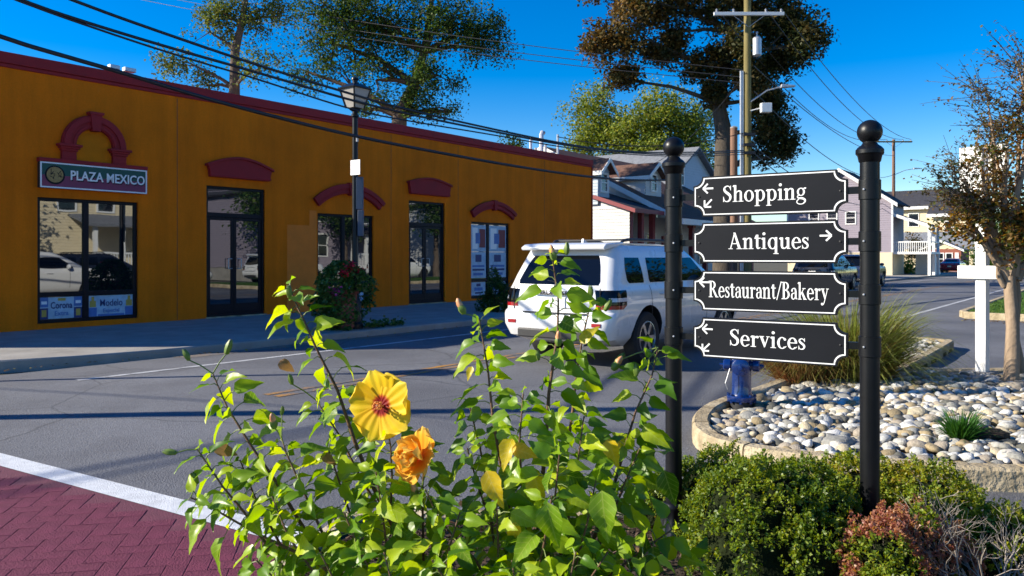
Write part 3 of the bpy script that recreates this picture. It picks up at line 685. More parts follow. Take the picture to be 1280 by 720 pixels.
# taller back block, ridge across the street
b = MB(); gx = lambda z: ((z-5.5)/.6/10, 1-(z-5.5)/.6/10)
clap(b, (10, 4.6, 0), (20, 4.6, 0), 0, 5.5, None, .16, (0, -1, 0)); clap(b, (10, 4.6, 0), (20, 4.6, 0), 5.5, 8.45, gx, .16, (0, -1, 0)); clap(b, (10, 4.6, 0), (10, 16, 0), 0, 5.5, None, .16, (-1, 0, 0)); b.build('wall', M['siding_shade'], H)
b = MB(); slab(b, [(9.6, 4.2, 5.26), (15, 4.2, 8.5), (15, 16, 8.5), (9.6, 16, 5.26)], .12); slab(b, [(15, 4.2, 8.501), (20.4, 4.2, 5.26), (20.4, 16, 5.26), (15, 16, 8.501)], .12); b.build('roof', M['shingle_grey'], H)
for x in (13, 17): hwin(H, x, 4.57, 6.0 if x == 13 else 3.4, .8, 1.1)

# lavender house -----------------------------------------------------------------
H = empty('lavender_house', SV(74, -15.5), STREET, 'lavender sided house with white rake trim seen between the sign posts', 'house')
b = MB(); clap(b, (0, 0, 0), (0, 9, 0), 2.0, 6.5, None, .2, (-1, 0, 0)); clap(b, (0, 0, 0), (0, 9, 0), 6.5, 9.45, lambda z: ((z-6.5)/3*.48, 1-(z-6.5)/3*.52), .2, (-1, 0, 0)); clap(b, (0, 0, 0), (4.6, 0, 0), 2.0, 6.5, None, .2, (0, -1, 0)); b.build('wall', M['siding_lav'], H)
b = MB(); b.box(-.02, 4.6, -.02, 9, -.2, 2.0); b.build('foundation', M['siding_cream'], H)
b = MB(); slab(b, [(-.4, -.5, 6.22), (5, -.5, 6.22), (5, 4.32, 9.56), (-.4, 4.32, 9.56)]); slab(b, [(-.4, 4.32, 9.561), (5, 4.32, 9.561), (5, 9.5, 6.22), (-.4, 9.5, 6.22)]); b.build('roof', M['shingle_dark'], H)
b = MB()
for y0, z0, y1, z1 in ((-.5, 6.22, 4.32, 9.56), (4.32, 9.56, 9.5, 6.22)):
    b.add([(-.45,y0,z0-.3),(-.45,y1,z1-.3),(-.45,y1,z1+.03),(-.45,y0,z0+.03),(-.4,y0,z0-.3),(-.4,y1,z1-.3),(-.4,y1,z1+.03),(-.4,y0,z0+.03)], [(0,1,2,3),(7,6,5,4),(0,4,5,1),(3,2,6,7),(0,3,7,4),(1,5,6,2)])
b.box(-.06, .06, -.08, .06, 2, 6.4); b.box(-.06, .06, 8.94, 9.08, 2, 6.4); b.build('fascia', M['white_paint'], H)
for y, z in ((3.4, 4.6), (5.0, 4.6), (6.6, 4.6), (2.2, 2.7), (6.0, 2.7)): hwin(H, -.02, y, z, .75, 1.0, 'side')
b = MB(); slab(b, [(.2, -3.0, 4.3), (4.5, -3.0, 4.3), (4.5, 0, 5.4), (.2, 0, 5.4)], .12); rf = b.build('porch_roof', M['shingle_dark'], H)
b = MB(); b.add([(.14,-3.05,4.05),(.14,0,5.15),(.14,0,5.42),(.14,-3.05,4.32),(.2,-3.05,4.05),(.2,0,5.15),(.2,0,5.42),(.2,-3.05,4.32)], [(0,1,2,3),(7,6,5,4),(0,4,5,1),(3,2,6,7),(0,3,7,4),(1,5,6,2)]); b.build('fascia', M['white_paint'], H)
for x in (.3, 2.3, 4.3):
    b = MB(); b.box(x-.11, x+.11, -2.95, -2.73, -.1, 4.2); b.build('porch_post', M['white_paint'], H)
b = MB(); b.box(.2, 4.5, -3, 0, 1.85, 2.05); b.build('porch_floor', M['white_paint'], H)
b = MB(); b.box(.25, .31, -2.9, -.05, 2.85, 2.95); b.box(.25, 4.4, -2.95, -2.89, 2.85, 2.95)
for i in range(18): b.box(.26, .30, -2.8+i*.155, -2.76+i*.155, 2.05, 2.85)
b.build('railing', M['white_paint'], H)
b = MB()
for i in range(9): b.box(4.52+i*.28, 4.8+i*.28, -2.6, -1.0, -.1, 1.85-i*.2)
b.build('steps', M['white_paint'], H)

# cream house ---------------------------------------------------------------------
H = empty('cream_house', SV(112, -13.9), STREET, 'cream sided house with dark roof behind the far utility pole', 'house')
b = MB(); clap(b, (0, 0, 0), (0, 12, 0), 0, 8.2, None, .25, (-1, 0, 0)); clap(b, (0, 0, 0), (9, 0, 0), 0, 8.2, None, .25, (0, -1, 0)); clap(b, (-2.4, 0, 0), (-2.4, 4.5, 0), 0, 7.0, None, .25, (-1, 0, 0)); clap(b, (-2.4, 4.5, 0), (0, 4.5, 0), 0, 7.0, None, .25, (0, 1, 0)); clap(b, (-2.4, 0, 0), (0, 0, 0), 0, 7, None, .25, (0, -1, 0)); b.build('wall', M['siding_cream'], H)
b = MB(); slab(b, [(-.6, -.6, 8.1), (-.6, 12.6, 8.1), (4.5, 12.6, 10.6), (4.5, -.6, 10.6)]); slab(b, [(4.5, -.6, 10.601), (4.5, 12.6, 10.601), (9.6, 12.6, 8.1), (9.6, -.6, 8.1)]); slab(b, [(-3.0, -.5, 6.95), (-3.0, 5, 6.95), (-.1, 5, 8.2), (-.1, -.5, 8.2)]); b.build('roof', M['shingle_dark'], H)
b = MB(); b.box(-.66, -.6, 5.2, 12.6, 7.75, 8.12); b.box(-3.06, -3.0, -.5, 5, 6.6, 6.97); b.build('fascia', M['white_paint'], H)
for y, z in ((7, 5.6), (9.6, 5.6), (7, 2.2)): hwin(H, -.03, y, z, 1.1, 1.6, 'side')
for y, z in ((2.6, 4.6), (2.6, 1.4)): hwin(H, -2.43, y, z, .9, 1.4, 'side')
b = MB(); b.box(-2.4, 6, -3.2, 0, 3.6, 3.8); b.box(-2.4, 6, -3.2, -3.1, 4.6, 4.75); b.build('balcony', M['siding_shade'], H)
for x in (-2.2, .5, 3.2, 5.8):
    b = MB(); b.box(x-.12, x+.12, -3.15, -2.9, 0, 6.4); b.build('porch_post', M['siding_shade'], H)
b = MB(); slab(b, [(-2.6, -3.4, 6.2), (6.2, -3.4, 6.2), (6.2, 0, 6.9), (-2.6, 0, 6.9)]); b.build('porch_roof', M['shingle_dark'], H)

# brick cottage -------------------------------------------------------------------
H = empty('brick_cottage', SV(98, -13.6), STREET, 'small red brick cottage with white gable and white triple window', 'house')
b = MB(); b.box(0, 6, 0, 4.0, -.1, 2.5); b.build('wall', M['brick_red'], H)
b = MB(); b.extr([(0, 2.5), (4.0, 2.5), (2.0, 3.4)], 0, .1, 'yz'); b.build('gable', M['siding_cream'], H)
b = MB(); slab(b, [(-.3, -.35, 2.4), (6, -.35, 2.4), (6, 2.0, 3.5), (-.3, 2.0, 3.5)]); slab(b, [(-.3, 2.0, 3.501), (6, 2.0, 3.501), (6, 4.35, 2.4), (-.3, 4.35, 2.4)]); slab(b, [(3, -2, 2.6), (3, 7, 2.6), (6, 7, 4.6), (6, -2, 4.6)]); b.build('roof', M['shingle_grey'], H)
b = MB()
for y0, z0, y1, z1 in ((-.35, 2.4, 2.0, 3.5), (2.0, 3.5, 4.35, 2.4)):
    b.add([(-.35,y0,z0-.22),(-.35,y1,z1-.22),(-.35,y1,z1+.02),(-.35,y0,z0+.02),(-.3,y0,z0-.22),(-.3,y1,z1-.22),(-.3,y1,z1+.02),(-.3,y0,z0+.02)], [(0,1,2,3),(7,6,5,4),(0,4,5,1),(3,2,6,7),(0,3,7,4),(1,5,6,2)])
b.build('fascia', M['white_paint'], H)
for y in (1.15, 2.0, 2.85): hwin(H, -.02, y, .8, .55, 1.2, 'side')
for y in (.4, 3.6):
    b = MB(); b.box(-.06, -.005, y-.18, y+.18, .7, 2.1); b.build('shutter', M['white_paint'], H)
# houses on the near side of the street: out of frame, seen in the shop windows
def near_house(u1, length, m, label, roofm, porch=True):
    H = empty('near_side_house', SV(u1, 9.5), STREET + math.pi, label, 'house')
    b = MB(); clap(b, (0, 0, 0), (length, 0, 0), .9, 6.4, None, .16, (0, -1, 0)); clap(b, (length, 0, 0), (length, 9, 0), .9, 6.4, None, .16, (1, 0, 0)); clap(b, (0, 0, 0), (0, 9, 0), .9, 6.4, None, .16, (-1, 0, 0))
    clap(b, (0, 0, 0), (length, 0, 0), 6.4, 9.6, lambda z: ((z-6.4)/3.3*.5, 1-(z-6.4)/3.3*.5), .16, (0, -1, 0)); b.build('wall', m, H)
    b = MB(); b.box(.02, length-.02, .02, 9, -.1, .9); b.build('foundation', M['concrete'], H)
    b = MB(); c = length/2; slab(b, [(-.4, -.4, 6.1), (c, -.4, 9.75), (c, 9.4, 9.75), (-.4, 9.4, 6.1)]); slab(b, [(c, -.4, 9.751), (length+.4, -.4, 6.1), (length+.4, 9.4, 6.1), (c, 9.4, 9.751)]); b.build('roof', roofm, H)
    for x in np.arange(1.2, length-.5, 2.1):
        hwin(H, float(x), -.03, 4.2, .85, 1.5)
        if x > length*.5 or not porch: hwin(H, float(x), -.03, 1.7, .85, 1.5)
    if porch:
        b = MB(); b.box(.2, length*.45, -2.2, 0, .75, .95); b.build('porch_floor', M['white_paint'], H)
        for x in np.linspace(.35, length*.45-.15, 4):
            b = MB(); b.box(x-.09, x+.09, -2.15, -1.97, .95, 3.4); b.build('porch_post', M['white_paint'], H)
        b = MB(); slab(b, [(0, -2.5, 3.35), (length*.48, -2.5, 3.35), (length*.48, 0, 4.0), (0, 0, 4.0)]); b.build('porch_roof', roofm, H)
        b = MB(); b.box(.3, length*.45-.1, -2.12, -2.06, 1.75, 1.85)
        for i in range(28): b.box(.35+i*(length*.45-.6)/28, .40+i*(length*.45-.6)/28, -2.11, -2.07, .95, 1.75)
        b.build('railing', M['white_paint'], H)
        b = MB()
        for i in range(5): b.box(length*.45, length*.45+1.1, -2.2-.0*i, -2.2+.3*(i+1), -.05, .15*(i+1))
        b.build('steps', M['white_paint'], H)
    return H
near_house(24.5, 11, M['siding_cream'], 'cream sided house with white porch reflected in the shop window', M['shingle_grey'])
near_house(42, 10, M['siding_lav'], 'grey gabled house reflected in the shop door', M['shingle_dark'])
near_house(62, 12, M['siding_white'], 'white gabled house reflected in the second shop door', M['shingle_dark'])

# ================================================================== VEHICLES
SUV = dict(z=[.30, .42, .58, .72, .765, .80, .95, 1.06, 1.13, 1.17, 1.30, 1.56, 1.66, 1.725, 1.765],
           xr=[.40, .07, .0, .01, .03, .085, .085, .10, .125, .14, .205, .35, .40, .48, .75],
           xf=[4.40, 4.66, 4.76, 4.80, 4.80, 4.79, 4.76, 4.70, 4.52, 3.72, 3.50, 3.02, 2.84, 2.68, 2.3],
           w=[.78, .90, .945, .96, .962, .962, .958, .945, .915, .90, .872, .80, .765, .71, .54], R=.385, wx=(1.09, 3.88),
           side=[[(1.19, .60, 1.03), (1.24, .55, 1.04), (1.40, .565, 1.04), (1.55, .62, 1.03)], [(1.19, 1.22, 2.02), (1.24, 1.20, 2.03), (1.55, 1.24, 2.03)], [(1.19, 2.12, 3.22), (1.24, 2.11, 3.20), (1.55, 2.11, 2.78)]],
           rear=[(1.165, .68), (1.20, .70), (1.40, .64), (1.555, .575), (1.58, .55)], front=[(1.19, .72), (1.60, .60)])
SEDAN = dict(z=[.20, .34, .50, .64, .72, .86, .96, 1.02, 1.06, 1.14, 1.30, 1.40, 1.45],
             xr=[.45, .08, .0, .02, .03, .05, .12, .30, .62, .86, 1.22, 1.50, 1.9],
             xf=[4.40, 4.62, 4.70, 4.68, 4.62, 4.40, 3.90, 3.45, 3.35, 3.20, 2.85, 2.6, 2.3],
             w=[.74, .86, .905, .915, .915, .905, .89, .86, .82, .78, .68, .60, .40], R=.335, wx=(1.02, 3.72),
             side=[[(1.07, 1.12, 1.95), (1.34, 1.55, 1.95)], [(1.07, 2.03, 3.05), (1.34, 2.03, 2.62)]],
             rear=[(1.09, .62), (1.36, .50)], front=[(1.09, .66), (1.36, .52)])
def car(name, label, loc, rz, pm, S=SUV, detail=False, group=None, letters=None):
    root = empty(name, loc, rz, label, 'car', group)
    zz = np.array(S['z']); f = lambda key, z: float(np.interp(z, zz, S[key]))
    fine = []
    for i in range(len(zz)-1): fine += list(np.linspace(zz[i], zz[i+1], 3 if zz[i+1]-zz[i] > .09 else 2)[:-1])
    fine.append(zz[-1])
    def ring(z):
        xr, xf, w_ = f('xr', z), f('xf', z), f('w', z); rr = min(.19, w_*.3); rf = min(.42 if z < 1.1 else .25, w_*.5); pts = []
        def arcp(cx, cy, r_, a0, a1, n): 
            for i in range(n): a = R(a0+(a1-a0)*i/(n-1)); pts.append((cx+r_*math.cos(a), cy+r_*math.sin(a), z))
        pts += [(xr, y, z) for y in np.linspace(-(w_-rr), w_-rr, 7)[1:-1][::-1]]
        # go round: rear edge (left to right), right side, front, left side
        arcp(xr+rr, -(w_-rr), rr, 180, 270, 6)
        pts += [(x, -w_, z) for x in np.linspace(xr+rr, xf-rf, 22)[1:-1]]
        arcp(xf-rf, -(w_-rf), rf, 270, 360, 6)
        pts += [(xf, y, z) for y in np.linspace(-(w_-rf), w_-rf, 6)[1:-1]]
        arcp(xf-rf, w_-rf, rf, 0, 90, 6)
        pts += [(x, w_, z) for x in np.linspace(xf-rf, xr+rr, 22)[1:-1]]
        arcp(xr+rr, w_-rr, rr, 90, 180, 6)
        return pts
    b = MB(); rings = [ring(z) for z in fine]; n = len(rings[0]); vs = [p for r_ in rings for p in r_]
    fs = [(i*n+j, i*n+(j+1)%n, (i+1)*n+(j+1)%n, (i+1)*n+j) for i in range(len(rings)-1) for j in range(n)]
    fs += [tuple(range(n))[::-1], tuple(range((len(rings)-1)*n, len(rings)*n))]
    b.add(vs, fs); body = b.build('body', pm, root, smooth=True, angle=32)
    # wheel wells
    RW = S['R']; cut = MB()
    for wx in S['wx']:
        for sy in (-1, 1): cut.M = Matrix.Translation((wx, sy*.86, RW+.02)) @ Matrix.Rotation(R(90), 4, 'X'); cut.lathe([(RW+.075, -.24), (RW+.075, .24)], 32)
    co = cut.build('cut', M['plastic_dark']); md = body.modifiers.new('b', 'BOOLEAN'); md.operation = 'DIFFERENCE'; md.object = co; md.solver = 'EXACT'
    body.data.materials.append(M['plastic_dark'])
    dg = bpy.context.evaluated_depsgraph_get(); co.parent = root; bpy.context.view_layer.update(); dg.update()
    nm = bpy.data.meshes.new_from_object(body.evaluated_get(dg)); body.modifiers.clear(); old = body.data; body.data = nm
    bpy.data.objects.remove(co)
    for wx in S['wx']:
        for sy in (-1, 1):
            t = MB(); t.M = Matrix.Translation((wx, sy*(f('w', .6)-.125), RW)) @ Matrix.Rotation(R(90)*(1 if sy < 0 else -1), 4, 'X')
            k = RW; t.lathe([(k*.62, -.11), (k*.9, -.115), (k*.985, -.085), (k, -.04), (k, .04), (k*.985, .085), (k*.9, .115), (k*.66, .11), (k*.62, .09)], 32)
            wl = empty('wheel'); wl.parent = root; t.build('tyre', M['rubber'], wl, smooth=True)
            if detail or sy < 0:
                r_ = MB(); r_.M = t.M; r_.lathe([(k*.64, .02), (k*.64, .108), (k*.60, .112), (k*.58, .08), (k*.2, .06), (k*.17, .085), (.001, .09)], 30)
                for s5 in range(6):
                    r_.M = t.M @ Matrix.Rotation(R(60*s5), 4, 'Z'); r_.box(k*.14, k*.585, -k*.075, k*.075, .07, .103)
                r_.build('rim', M['alloy'], wl, smooth=True)
    def glass_side(rows, sy, nm_='side_window', off=.004):
        g_ = MB(); vs = []
        zs = np.linspace(rows[0][0], rows[-1][0], 9); Z = [r_[0] for r_ in rows]
        for z in zs:
            a, c = np.interp(z, Z, [r_[1] for r_ in rows]), np.interp(z, Z, [r_[2] for r_ in rows])
            for x in np.linspace(a, c, 6): vs.append((x, sy*(f('w', z)+off), z))
        g_.add(vs, [(i*6+j, i*6+j+1, (i+1)*6+j+1, (i+1)*6+j) for i in range(8) for j in range(5)])
        o = g_.build(nm_, M['car_glass'], root, smooth=True, angle=60)
        return o
    for sy in (-1, 1):
        for rows in S['side']: glass_side(rows, sy)
    def glass_end(rows, key, sgn, nm_):
        g_ = MB(); vs = []; Z = [r_[0] for r_ in rows]
        for z in np.linspace(Z[0], Z[-1], 9):
            h = np.interp(z, Z, [r_[1] for r_ in rows])
            for y in np.linspace(-h, h, 8): vs.append((f(key, z)+sgn*.005, y, z))
        g_.add(vs, [(i*8+j, i*8+j+1, (i+1)*8+j+1, (i+1)*8+j) for i in range(8) for j in range(7)])
        return g_.build(nm_, M['car_glass'], root, smooth=True, angle=60)
    glass_end(S['rear'], 'xr', -1, 'rear_window'); glass_end(S['front'], 'xf', 1, 'windscreen')
    for sy in (-1, 1):
        tl = MB(); zs = (.84, 1.10) if S is SUV else (.70, .90)
        rows = np.linspace(zs[0], zs[1], 6); vs = []
        for z in rows:
            rr = .19; pts = [(f('xr', z)-.006, sy*(f('w', z)-rr-.10), z)]
            for a in np.linspace(0, 90, 7): pts.append((f('xr', z)+rr-(rr+.006)*math.cos(R(a)), sy*(f('w', z)-rr+(rr+.006)*math.sin(R(a))), z))
            kx = .34 if z > zs[0]+.05 else .24
            pts.append((f('xr', z)+kx, sy*(f('w', z)+.006), z)); vs += pts
        k = 9; fs = [(i*k+j, i*k+j+1, (i+1)*k+j+1, (i+1)*k+j) for i in range(5) for j in range(k-1)]
        tl.add(vs, fs); tl.I = [0 if i == 0 else (2 if i == 2 and j > 2 else 1) for i in range(5) for j in range(k-1)]
        tl.build('tail_light', [M['red_lens'], M['car_glass'] if S is SUV else M['red_lens'], M['clear_lens'] if S is SUV else M['red_lens']], root, smooth=True)
        hl = MB(); zs = (.84, .98) if S is SUV else (.66, .78); vs = []
        for z in np.linspace(*zs, 4):
            for a in np.linspace(20, 75, 6): vs.append((f('xf', z)-.42+.426*math.sin(R(90-a)), sy*(f('w', z)-.42+.426*math.cos(R(90-a))), z))
        hl.add(vs, [(i*6+j, i*6+j+1, (i+1)*6+j+1, (i+1)*6+j) for i in range(3) for j in range(5)]); hl.build('headlight', M['clear_lens'], root, smooth=True)
        mx = 3.02 if S is SUV else 2.85; mz = 1.22 if S is SUV else 1.08
        mr = MB(); mr.ellipsoid((mx, sy*(f('w', mz)+.15), mz+.02), (.07, .12, .085), 12, 8); mr.build('door_mirror', pm, root, smooth=True)
        for hx in ((1.42, 2.30) if S is SUV else (1.35, 2.25)):
            h = MB(); z = 1.02 if S is SUV else .88; h.tube([(hx, sy*(f('w', z)-.005), z), (hx+.03, sy*(f('w', z)+.03), z), (hx+.19, sy*(f('w', z)+.03), z), (hx+.22, sy*(f('w', z)-.005), z)], .015, 6); h.build('door_handle', pm, root, smooth=True)
        for sx in ((1.17, 2.07, 3.1) if S is SUV else (1.2, 2.0, 3.05)):
            sm = MB(); zs = np.linspace(.5, 1.15 if S is SUV else 1.05, 9); vs = []
            for z in zs: vs += [(sx-.006, sy*(f('w', z)+.0035), z), (sx+.006, sy*(f('w', z)+.0035), z)]
            sm.add(vs, [(2*i, 2*i+1, 2*i+3, 2*i+2) for i in range(8)]); sm.build('door_seam', M['plastic_dark'], root)
    if S is SUV:
        sp = MB(); sp.extr([(.24, 1.655), (.22, 1.70), (.30, 1.745), (.75, 1.775), (.75, 1.74), (.46, 1.69)], -.72, .72); sp.build('spoiler', pm, root, smooth=True, bevel=.015)
        for sy in (-1, 1):
            rl = MB(); rl.tube([(.85, sy*.60, 1.735), (.95, sy*.60, 1.80), (1.1, sy*.60, 1.815), (2.2, sy*.60, 1.815), (2.35, sy*.60, 1.80), (2.5, sy*.60, 1.71)], [.02, .024, .024, .024, .024, .02], 8); rl.build('roof_rail', M['plastic_dark'], root, smooth=True)
            cr = MB(); cr.box(1.0, 1.06, sy*.0-.0, sy*.6, 1.80, 1.825) if sy > 0 else cr.box(1.0, 1.06, -.6, 0, 1.80, 1.825); cr.build('cross_bar', M['plastic_dark'], root)
        bp = MB(); bp.box(-.004, .12, -.62, .62, .40, .53); bp.build('bumper_valance', M['plastic_dark'], root, bevel=.02)
        st = MB(); st.box(-.004, .05, -.55, .55, .762, .775); st.build('bumper_step', M['plastic_dark'], root)
        for y in (-.74, .74):
            vsm = MB(); vsm.box(.074, .09, y-.004, y+.004, .80, 1.13); vsm.build('tailgate_seam', M['plastic_dark'], root)
        ga = MB(); ga.tube([(.078, -.36, 1.045), (.055, -.36, 1.045), (.055, .36, 1.045), (.078, .36, 1.045)], .022, 8); ga.build('tailgate_garnish', M['chrome'] if detail else pm, root, smooth=True)
        lp = MB(); lp.box(.068, .084, -.165, .165, .84, .985); lp.build('licence_plate', M['white_vinyl'], root, bevel=.004)
        if detail:
            lb = MB(); lb.extr(arc(0, 1.125, .055, 0, 360, 20)[:-1], .105, .118, 'yz'); e_ = lb.build('emblem', M['chrome'], root, bevel=.004)
            text_obj('lettering', '4RUNNER', .085, M['plastic_dark'], root, (.030, 0, 1.045), (R(90), 0, -R(90)), width=.52, depth=.002, offset=.001)
            text_obj('lettering', 'MD 4R618', .075, M['poster_navy'], root, (.066, 0, .905), (R(90), 0, -R(90)), width=.25, depth=.001) if False else None
            wp = MB(); wp.tube([(.19, .0, 1.185), (.15, .05, 1.20), (.205, .42, 1.25)], .012, 6); wp.build('wiper', M['plastic_dark'], root)
            for y in (-.72, .72):
                rf_ = MB(); rf_.box(-.006, .02, y-.07, y+.07, .60, .65); rf_.build('reflector', M['red_lens'], root)
            ex = MB(); ex.tube([(.15, -.5, .36), (-.01, -.5, .35)], .03, 10); ex.build('exhaust', M['chrome'], root)
            ant = MB(); ant.extr([(.78, 1.765), (.95, 1.765), (.80, 1.83)], -.015, .015); ant.build('antenna', pm, root)
    else:
        lp = MB(); lp.box(-.006, .01, -.165, .165, .58, .71); lp.build('licence_plate', M['siding_cream'], root)
    return root
car('white_suv', 'white sport utility car driving away in the near lane', SV(9.12, -6.33), STREET, M['paint_white'], SUV, True)
car('dark_suv', 'dark blue sport utility car parked at the far kerb behind the sign', SV(43.5, -11.3, -.06), STREET, M['paint_navy'], SUV)
car('black_suv', 'black sport utility car parked at the far kerb behind the Antiques sign', SV(37.6, -11.35, -.06), STREET, M['paint_black'], SUV)
car('red_sedan', 'red sedan parked by the brick cottage', SV(88.5, -13.3, .03), STREET, M['paint_red'], SEDAN)
car('parked_suv', 'black sport utility car seen reflected in the left shop window', SV(15.6, 3.4), STREET, M['paint_black'], SUV)
car('parked_sedan', 'white sedan seen reflected in the left shop window', SV(20.2, 5.2), STREET, M['paint_white'], SEDAN)
car('parked_van', 'white sport utility car seen reflected in the first shop door', SV(26.5, 3.4), STREET, M['paint_white'], SUV)
car('parked_car', 'dark blue sedan seen reflected in the first shop door', SV(24.0, -.8), STREET, M['paint_navy'], SEDAN) if False else None
car('parked_truck', 'white sport utility car seen reflected in the middle shop window', SV(36.0, 3.4), STREET, M['paint_white'], SUV)

# ================================================================== POLES, LAMP, WIRES
P0 = SV(-.75, -13.0); P1 = Vector((10.3, 34.3, 0)); P2 = at(1117, 342, 76); P2.z = 0
def utility_pole(name, label, loc, h, r0, r1, arm, armz, m, rz=0, extra=None):
    root = empty(name, loc, rz, label, 'utility pole', 'utility poles'); b = MB(); b.tube([(0, 0, -.2), (0, 0, h*.5), (0, 0, h)], [r0, (r0+r1)/2, r1], 14); b.build('pole', m, root, smooth=True)
    if arm:
        b = MB(); b.box(-arm/2, arm/2, -r1-.12, -r1-.002, armz-.07, armz+.07); b.build('crossarm', M['white_paint'] if extra else M['wood_pole'], root, bevel=.008)
        for x in (-arm*.46, -arm*.22, arm*.24, arm*.46):
            b = MB(); b.lathe([(.02, 0), (.055, .03), (.03, .07), (.055, .10), (.02, .15)], 10, (x, -r1-.06, armz+.07)); b.build('insulator', M['galv'], root, smooth=True)
        for sx in (-1, 1):
            b = MB(); b.tube([(sx*.02, -r1-.03, armz-.55), (sx*arm*.22, -r1-.06, armz-.07)], .015, 6); b.build('brace', M['galv'], root)
    return root
def lamp_arm(root, z, x1, dz, r=.035):
    b = MB(); b.tube([(.1, -.1, z), (x1*.4, -.1, z+dz*.75), (x1*.7, -.1, z+dz)], [r, r*.9, r*.8], 8); o = b.build('lamp_arm', M['galv'], root, smooth=True)
    b = MB(); b.extr([(x1*.68, z+dz-.06), (x1, z+dz+.0), (x1*.98, z+dz+.06), (x1*.7, z+dz+.1)], -.22, .02); b.build('lamp_head', M['galv'], o, bevel=.02)
up = utility_pole('utility_pole', 'weathered wood utility pole with white crossarm and transformer in front of the oak', P1, 12.9, .18, .15, 3.05, 12.15, M['wood_pole'], 0, True)
b = MB(); b.lathe([(.02, -.05), (.17, 0), (.2, .03), (.2, .74), (.15, .8), (.03, .84), (.03, .98), (.06, 1.0), (.05, 1.05)], 16, (.38, -.1, 10.35)); b.build('transformer', M['galv'], up, smooth=True)
for dx in (-.30, -.22): 
    b = MB(); b.tube([(dx, -.05, -.1), (dx, -.05, 9.7)], .045, 8); b.build('conduit', M['galv'], up, smooth=True)
b = MB(); b.tube([(0, 0, 12.9), (0, 0, 13.6)], .05, 8); b.build('top_pin', M['white_paint'], up)
lamp_arm(up, 8.35, 2.05, .65)
b = MB(); b.tube([(.1, -.15, 7.95), (.5, -.2, 8.05)], .03, 6); b.box(.5, .95, -.4, -.1, 7.85, 8.25); b.build('camera_box', M['white_paint'], up, bevel=.02)
for z in (6.1, 6.45, 6.9): 
    b = MB(); b.box(-.26, .26, -.34, -.16, z-.06, z+.06); b.build('cable_clamp', M['plastic_dark'], up)
st = empty('stub_pole', P1 + Vector((-.45, .5, 0)), 0, 'reddish brown stub pole close beside the wood utility pole', 'pole'); b = MB(); b.tube([(0, 0, -.2), (0, 0, 7.3)], [.17, .16], 12); b.build('pole', M['brown_pole'], st, smooth=True)
b = MB(); b.lathe([(.16, 7.30), (.17, 7.34), (.02, 7.40)], 12); b.build('cap', M['galv'], st)
u2 = utility_pole('utility_pole', 'slim brown utility pole with short crossarm and streetlight by the lavender house', P2, 13.0, .17, .14, 3.4, 12.75, M['brown_pole'])
lamp_arm(u2, 9.6, 2.7, .55)
utility_pole('utility_pole', 'utility pole out of frame that throws the broad shadow across the road', P0, 10.5, .14, .11, 2.4, 10.0, M['wood_pole'], STREET)
m3 = empty('metal_pole', at(1222, 345, 62).xy.to_3d(), 0, 'slim grey metal pole standing behind the white sign post', 'pole'); b = MB(); b.tube([(0, 0, -.1), (0, 0, 8.2)], [.28, .22], 10); b.build('pole', M['galv'], m3, smooth=True); b = MB(); b.lathe([(.36, -.05), (.36, .25), (.28, .3)], 10); b.build('base', M['galv'], m3)

wire_n = 0
def wire(label, pts, r, smooth=True, cat='cable', group='overhead cables'):
    cu = bpy.data.curves.new('overhead_cable', 'CURVE'); cu.dimensions = '3D'; cu.bevel_depth = r; cu.bevel_resolution = 1; cu.resolution_u = 6
    sp = cu.splines.new('NURBS'); sp.points.add(len(pts)-1); sp.order_u = 3; sp.use_endpoint_u = True
    for q_, p in zip(sp.points, pts): q_.co = (*p, 1)
    ob = bpy.data.objects.new('tmp', cu); C.objects.link(ob); dg = bpy.context.evaluated_depsgraph_get(); me = bpy.data.meshes.new_from_object(ob.evaluated_get(dg)); bpy.data.objects.remove(ob)
    me.materials.clear(); me.materials.append(M['cable']); me.name = 'overhead_cable'
    return tag(link('overhead_cable', me), label, cat, group)
def street_pts(pix, A, B_):
    """points of a hanging cable in the upright plane through A and B"""
    out = []; d = (B_ - A).xy
    for x, y in pix:
        t = (x-640)/FPX; s_ = (t*A.y - A.x)/(d.x - t*d.y); Y = A.y + d.y*s_; out.append(at(x, y, Y))
    return out
wa, wb = SV(-.75, -12.75), Vector((10.1, 34.0, 0))
def cable(label, pix, r):
    pts = street_pts(pix, wa, wb); first = (pts[0] - pts[1]).normalized(); wire(label, [Vector((wa.x, wa.y, pts[0].z + .9))] + pts, r)
cable('lowest thick black cable sagging in front of the shop wall', [(0, 47), (80, 70), (160, 93), (240, 118), (320, 140), (440, 170), (560, 193), (650, 209), (740, 222), (800, 226), (845, 225)], .035)
cable('topmost of the three black cables passing the lamp lantern', [(88, 0), (200, 40), (320, 81), (440, 118), (500, 135), (600, 158), (700, 179), (760, 188), (840, 192), (930, 188)], .026)
cable('middle of the three black cables passing the lamp lantern', [(22, 0), (120, 32), (220, 62), (320, 90), (440, 126), (520, 145), (620, 165), (700, 181), (780, 191), (850, 194), (930, 190)], .026)
cable('lowest of the three black cables passing the lamp lantern', [(18, 0), (120, 36), (220, 69), (320, 98), (440, 138), (520, 153), (620, 169), (700, 184), (780, 193), (850, 196), (930, 193)], .018)
def sag(a, b_, s_, n=12): return [a.lerp(b_, i/n) - Vector((0, 0, s_*4*(i/n)*(1-i/n))) for i in range(n+1)]
tops = lambda P, arm, z: [P + Vector((x*arm, -.2, z)) for x in (-.46, -.22, .24, .46)]
A_, B_ = tops(P1, 3.05, 12.38), tops(P2, 3.4, 12.98)
for nm, i, s_ in (('leftmost', 0, 1.9), ('second', 1, 1.6), ('third', 2, 1.5), ('rightmost', 3, 1.2)): wire(nm + ' thin power line from the crossarm towards the far pole', sag(A_[i], B_[i], s_), .022, group='power lines')
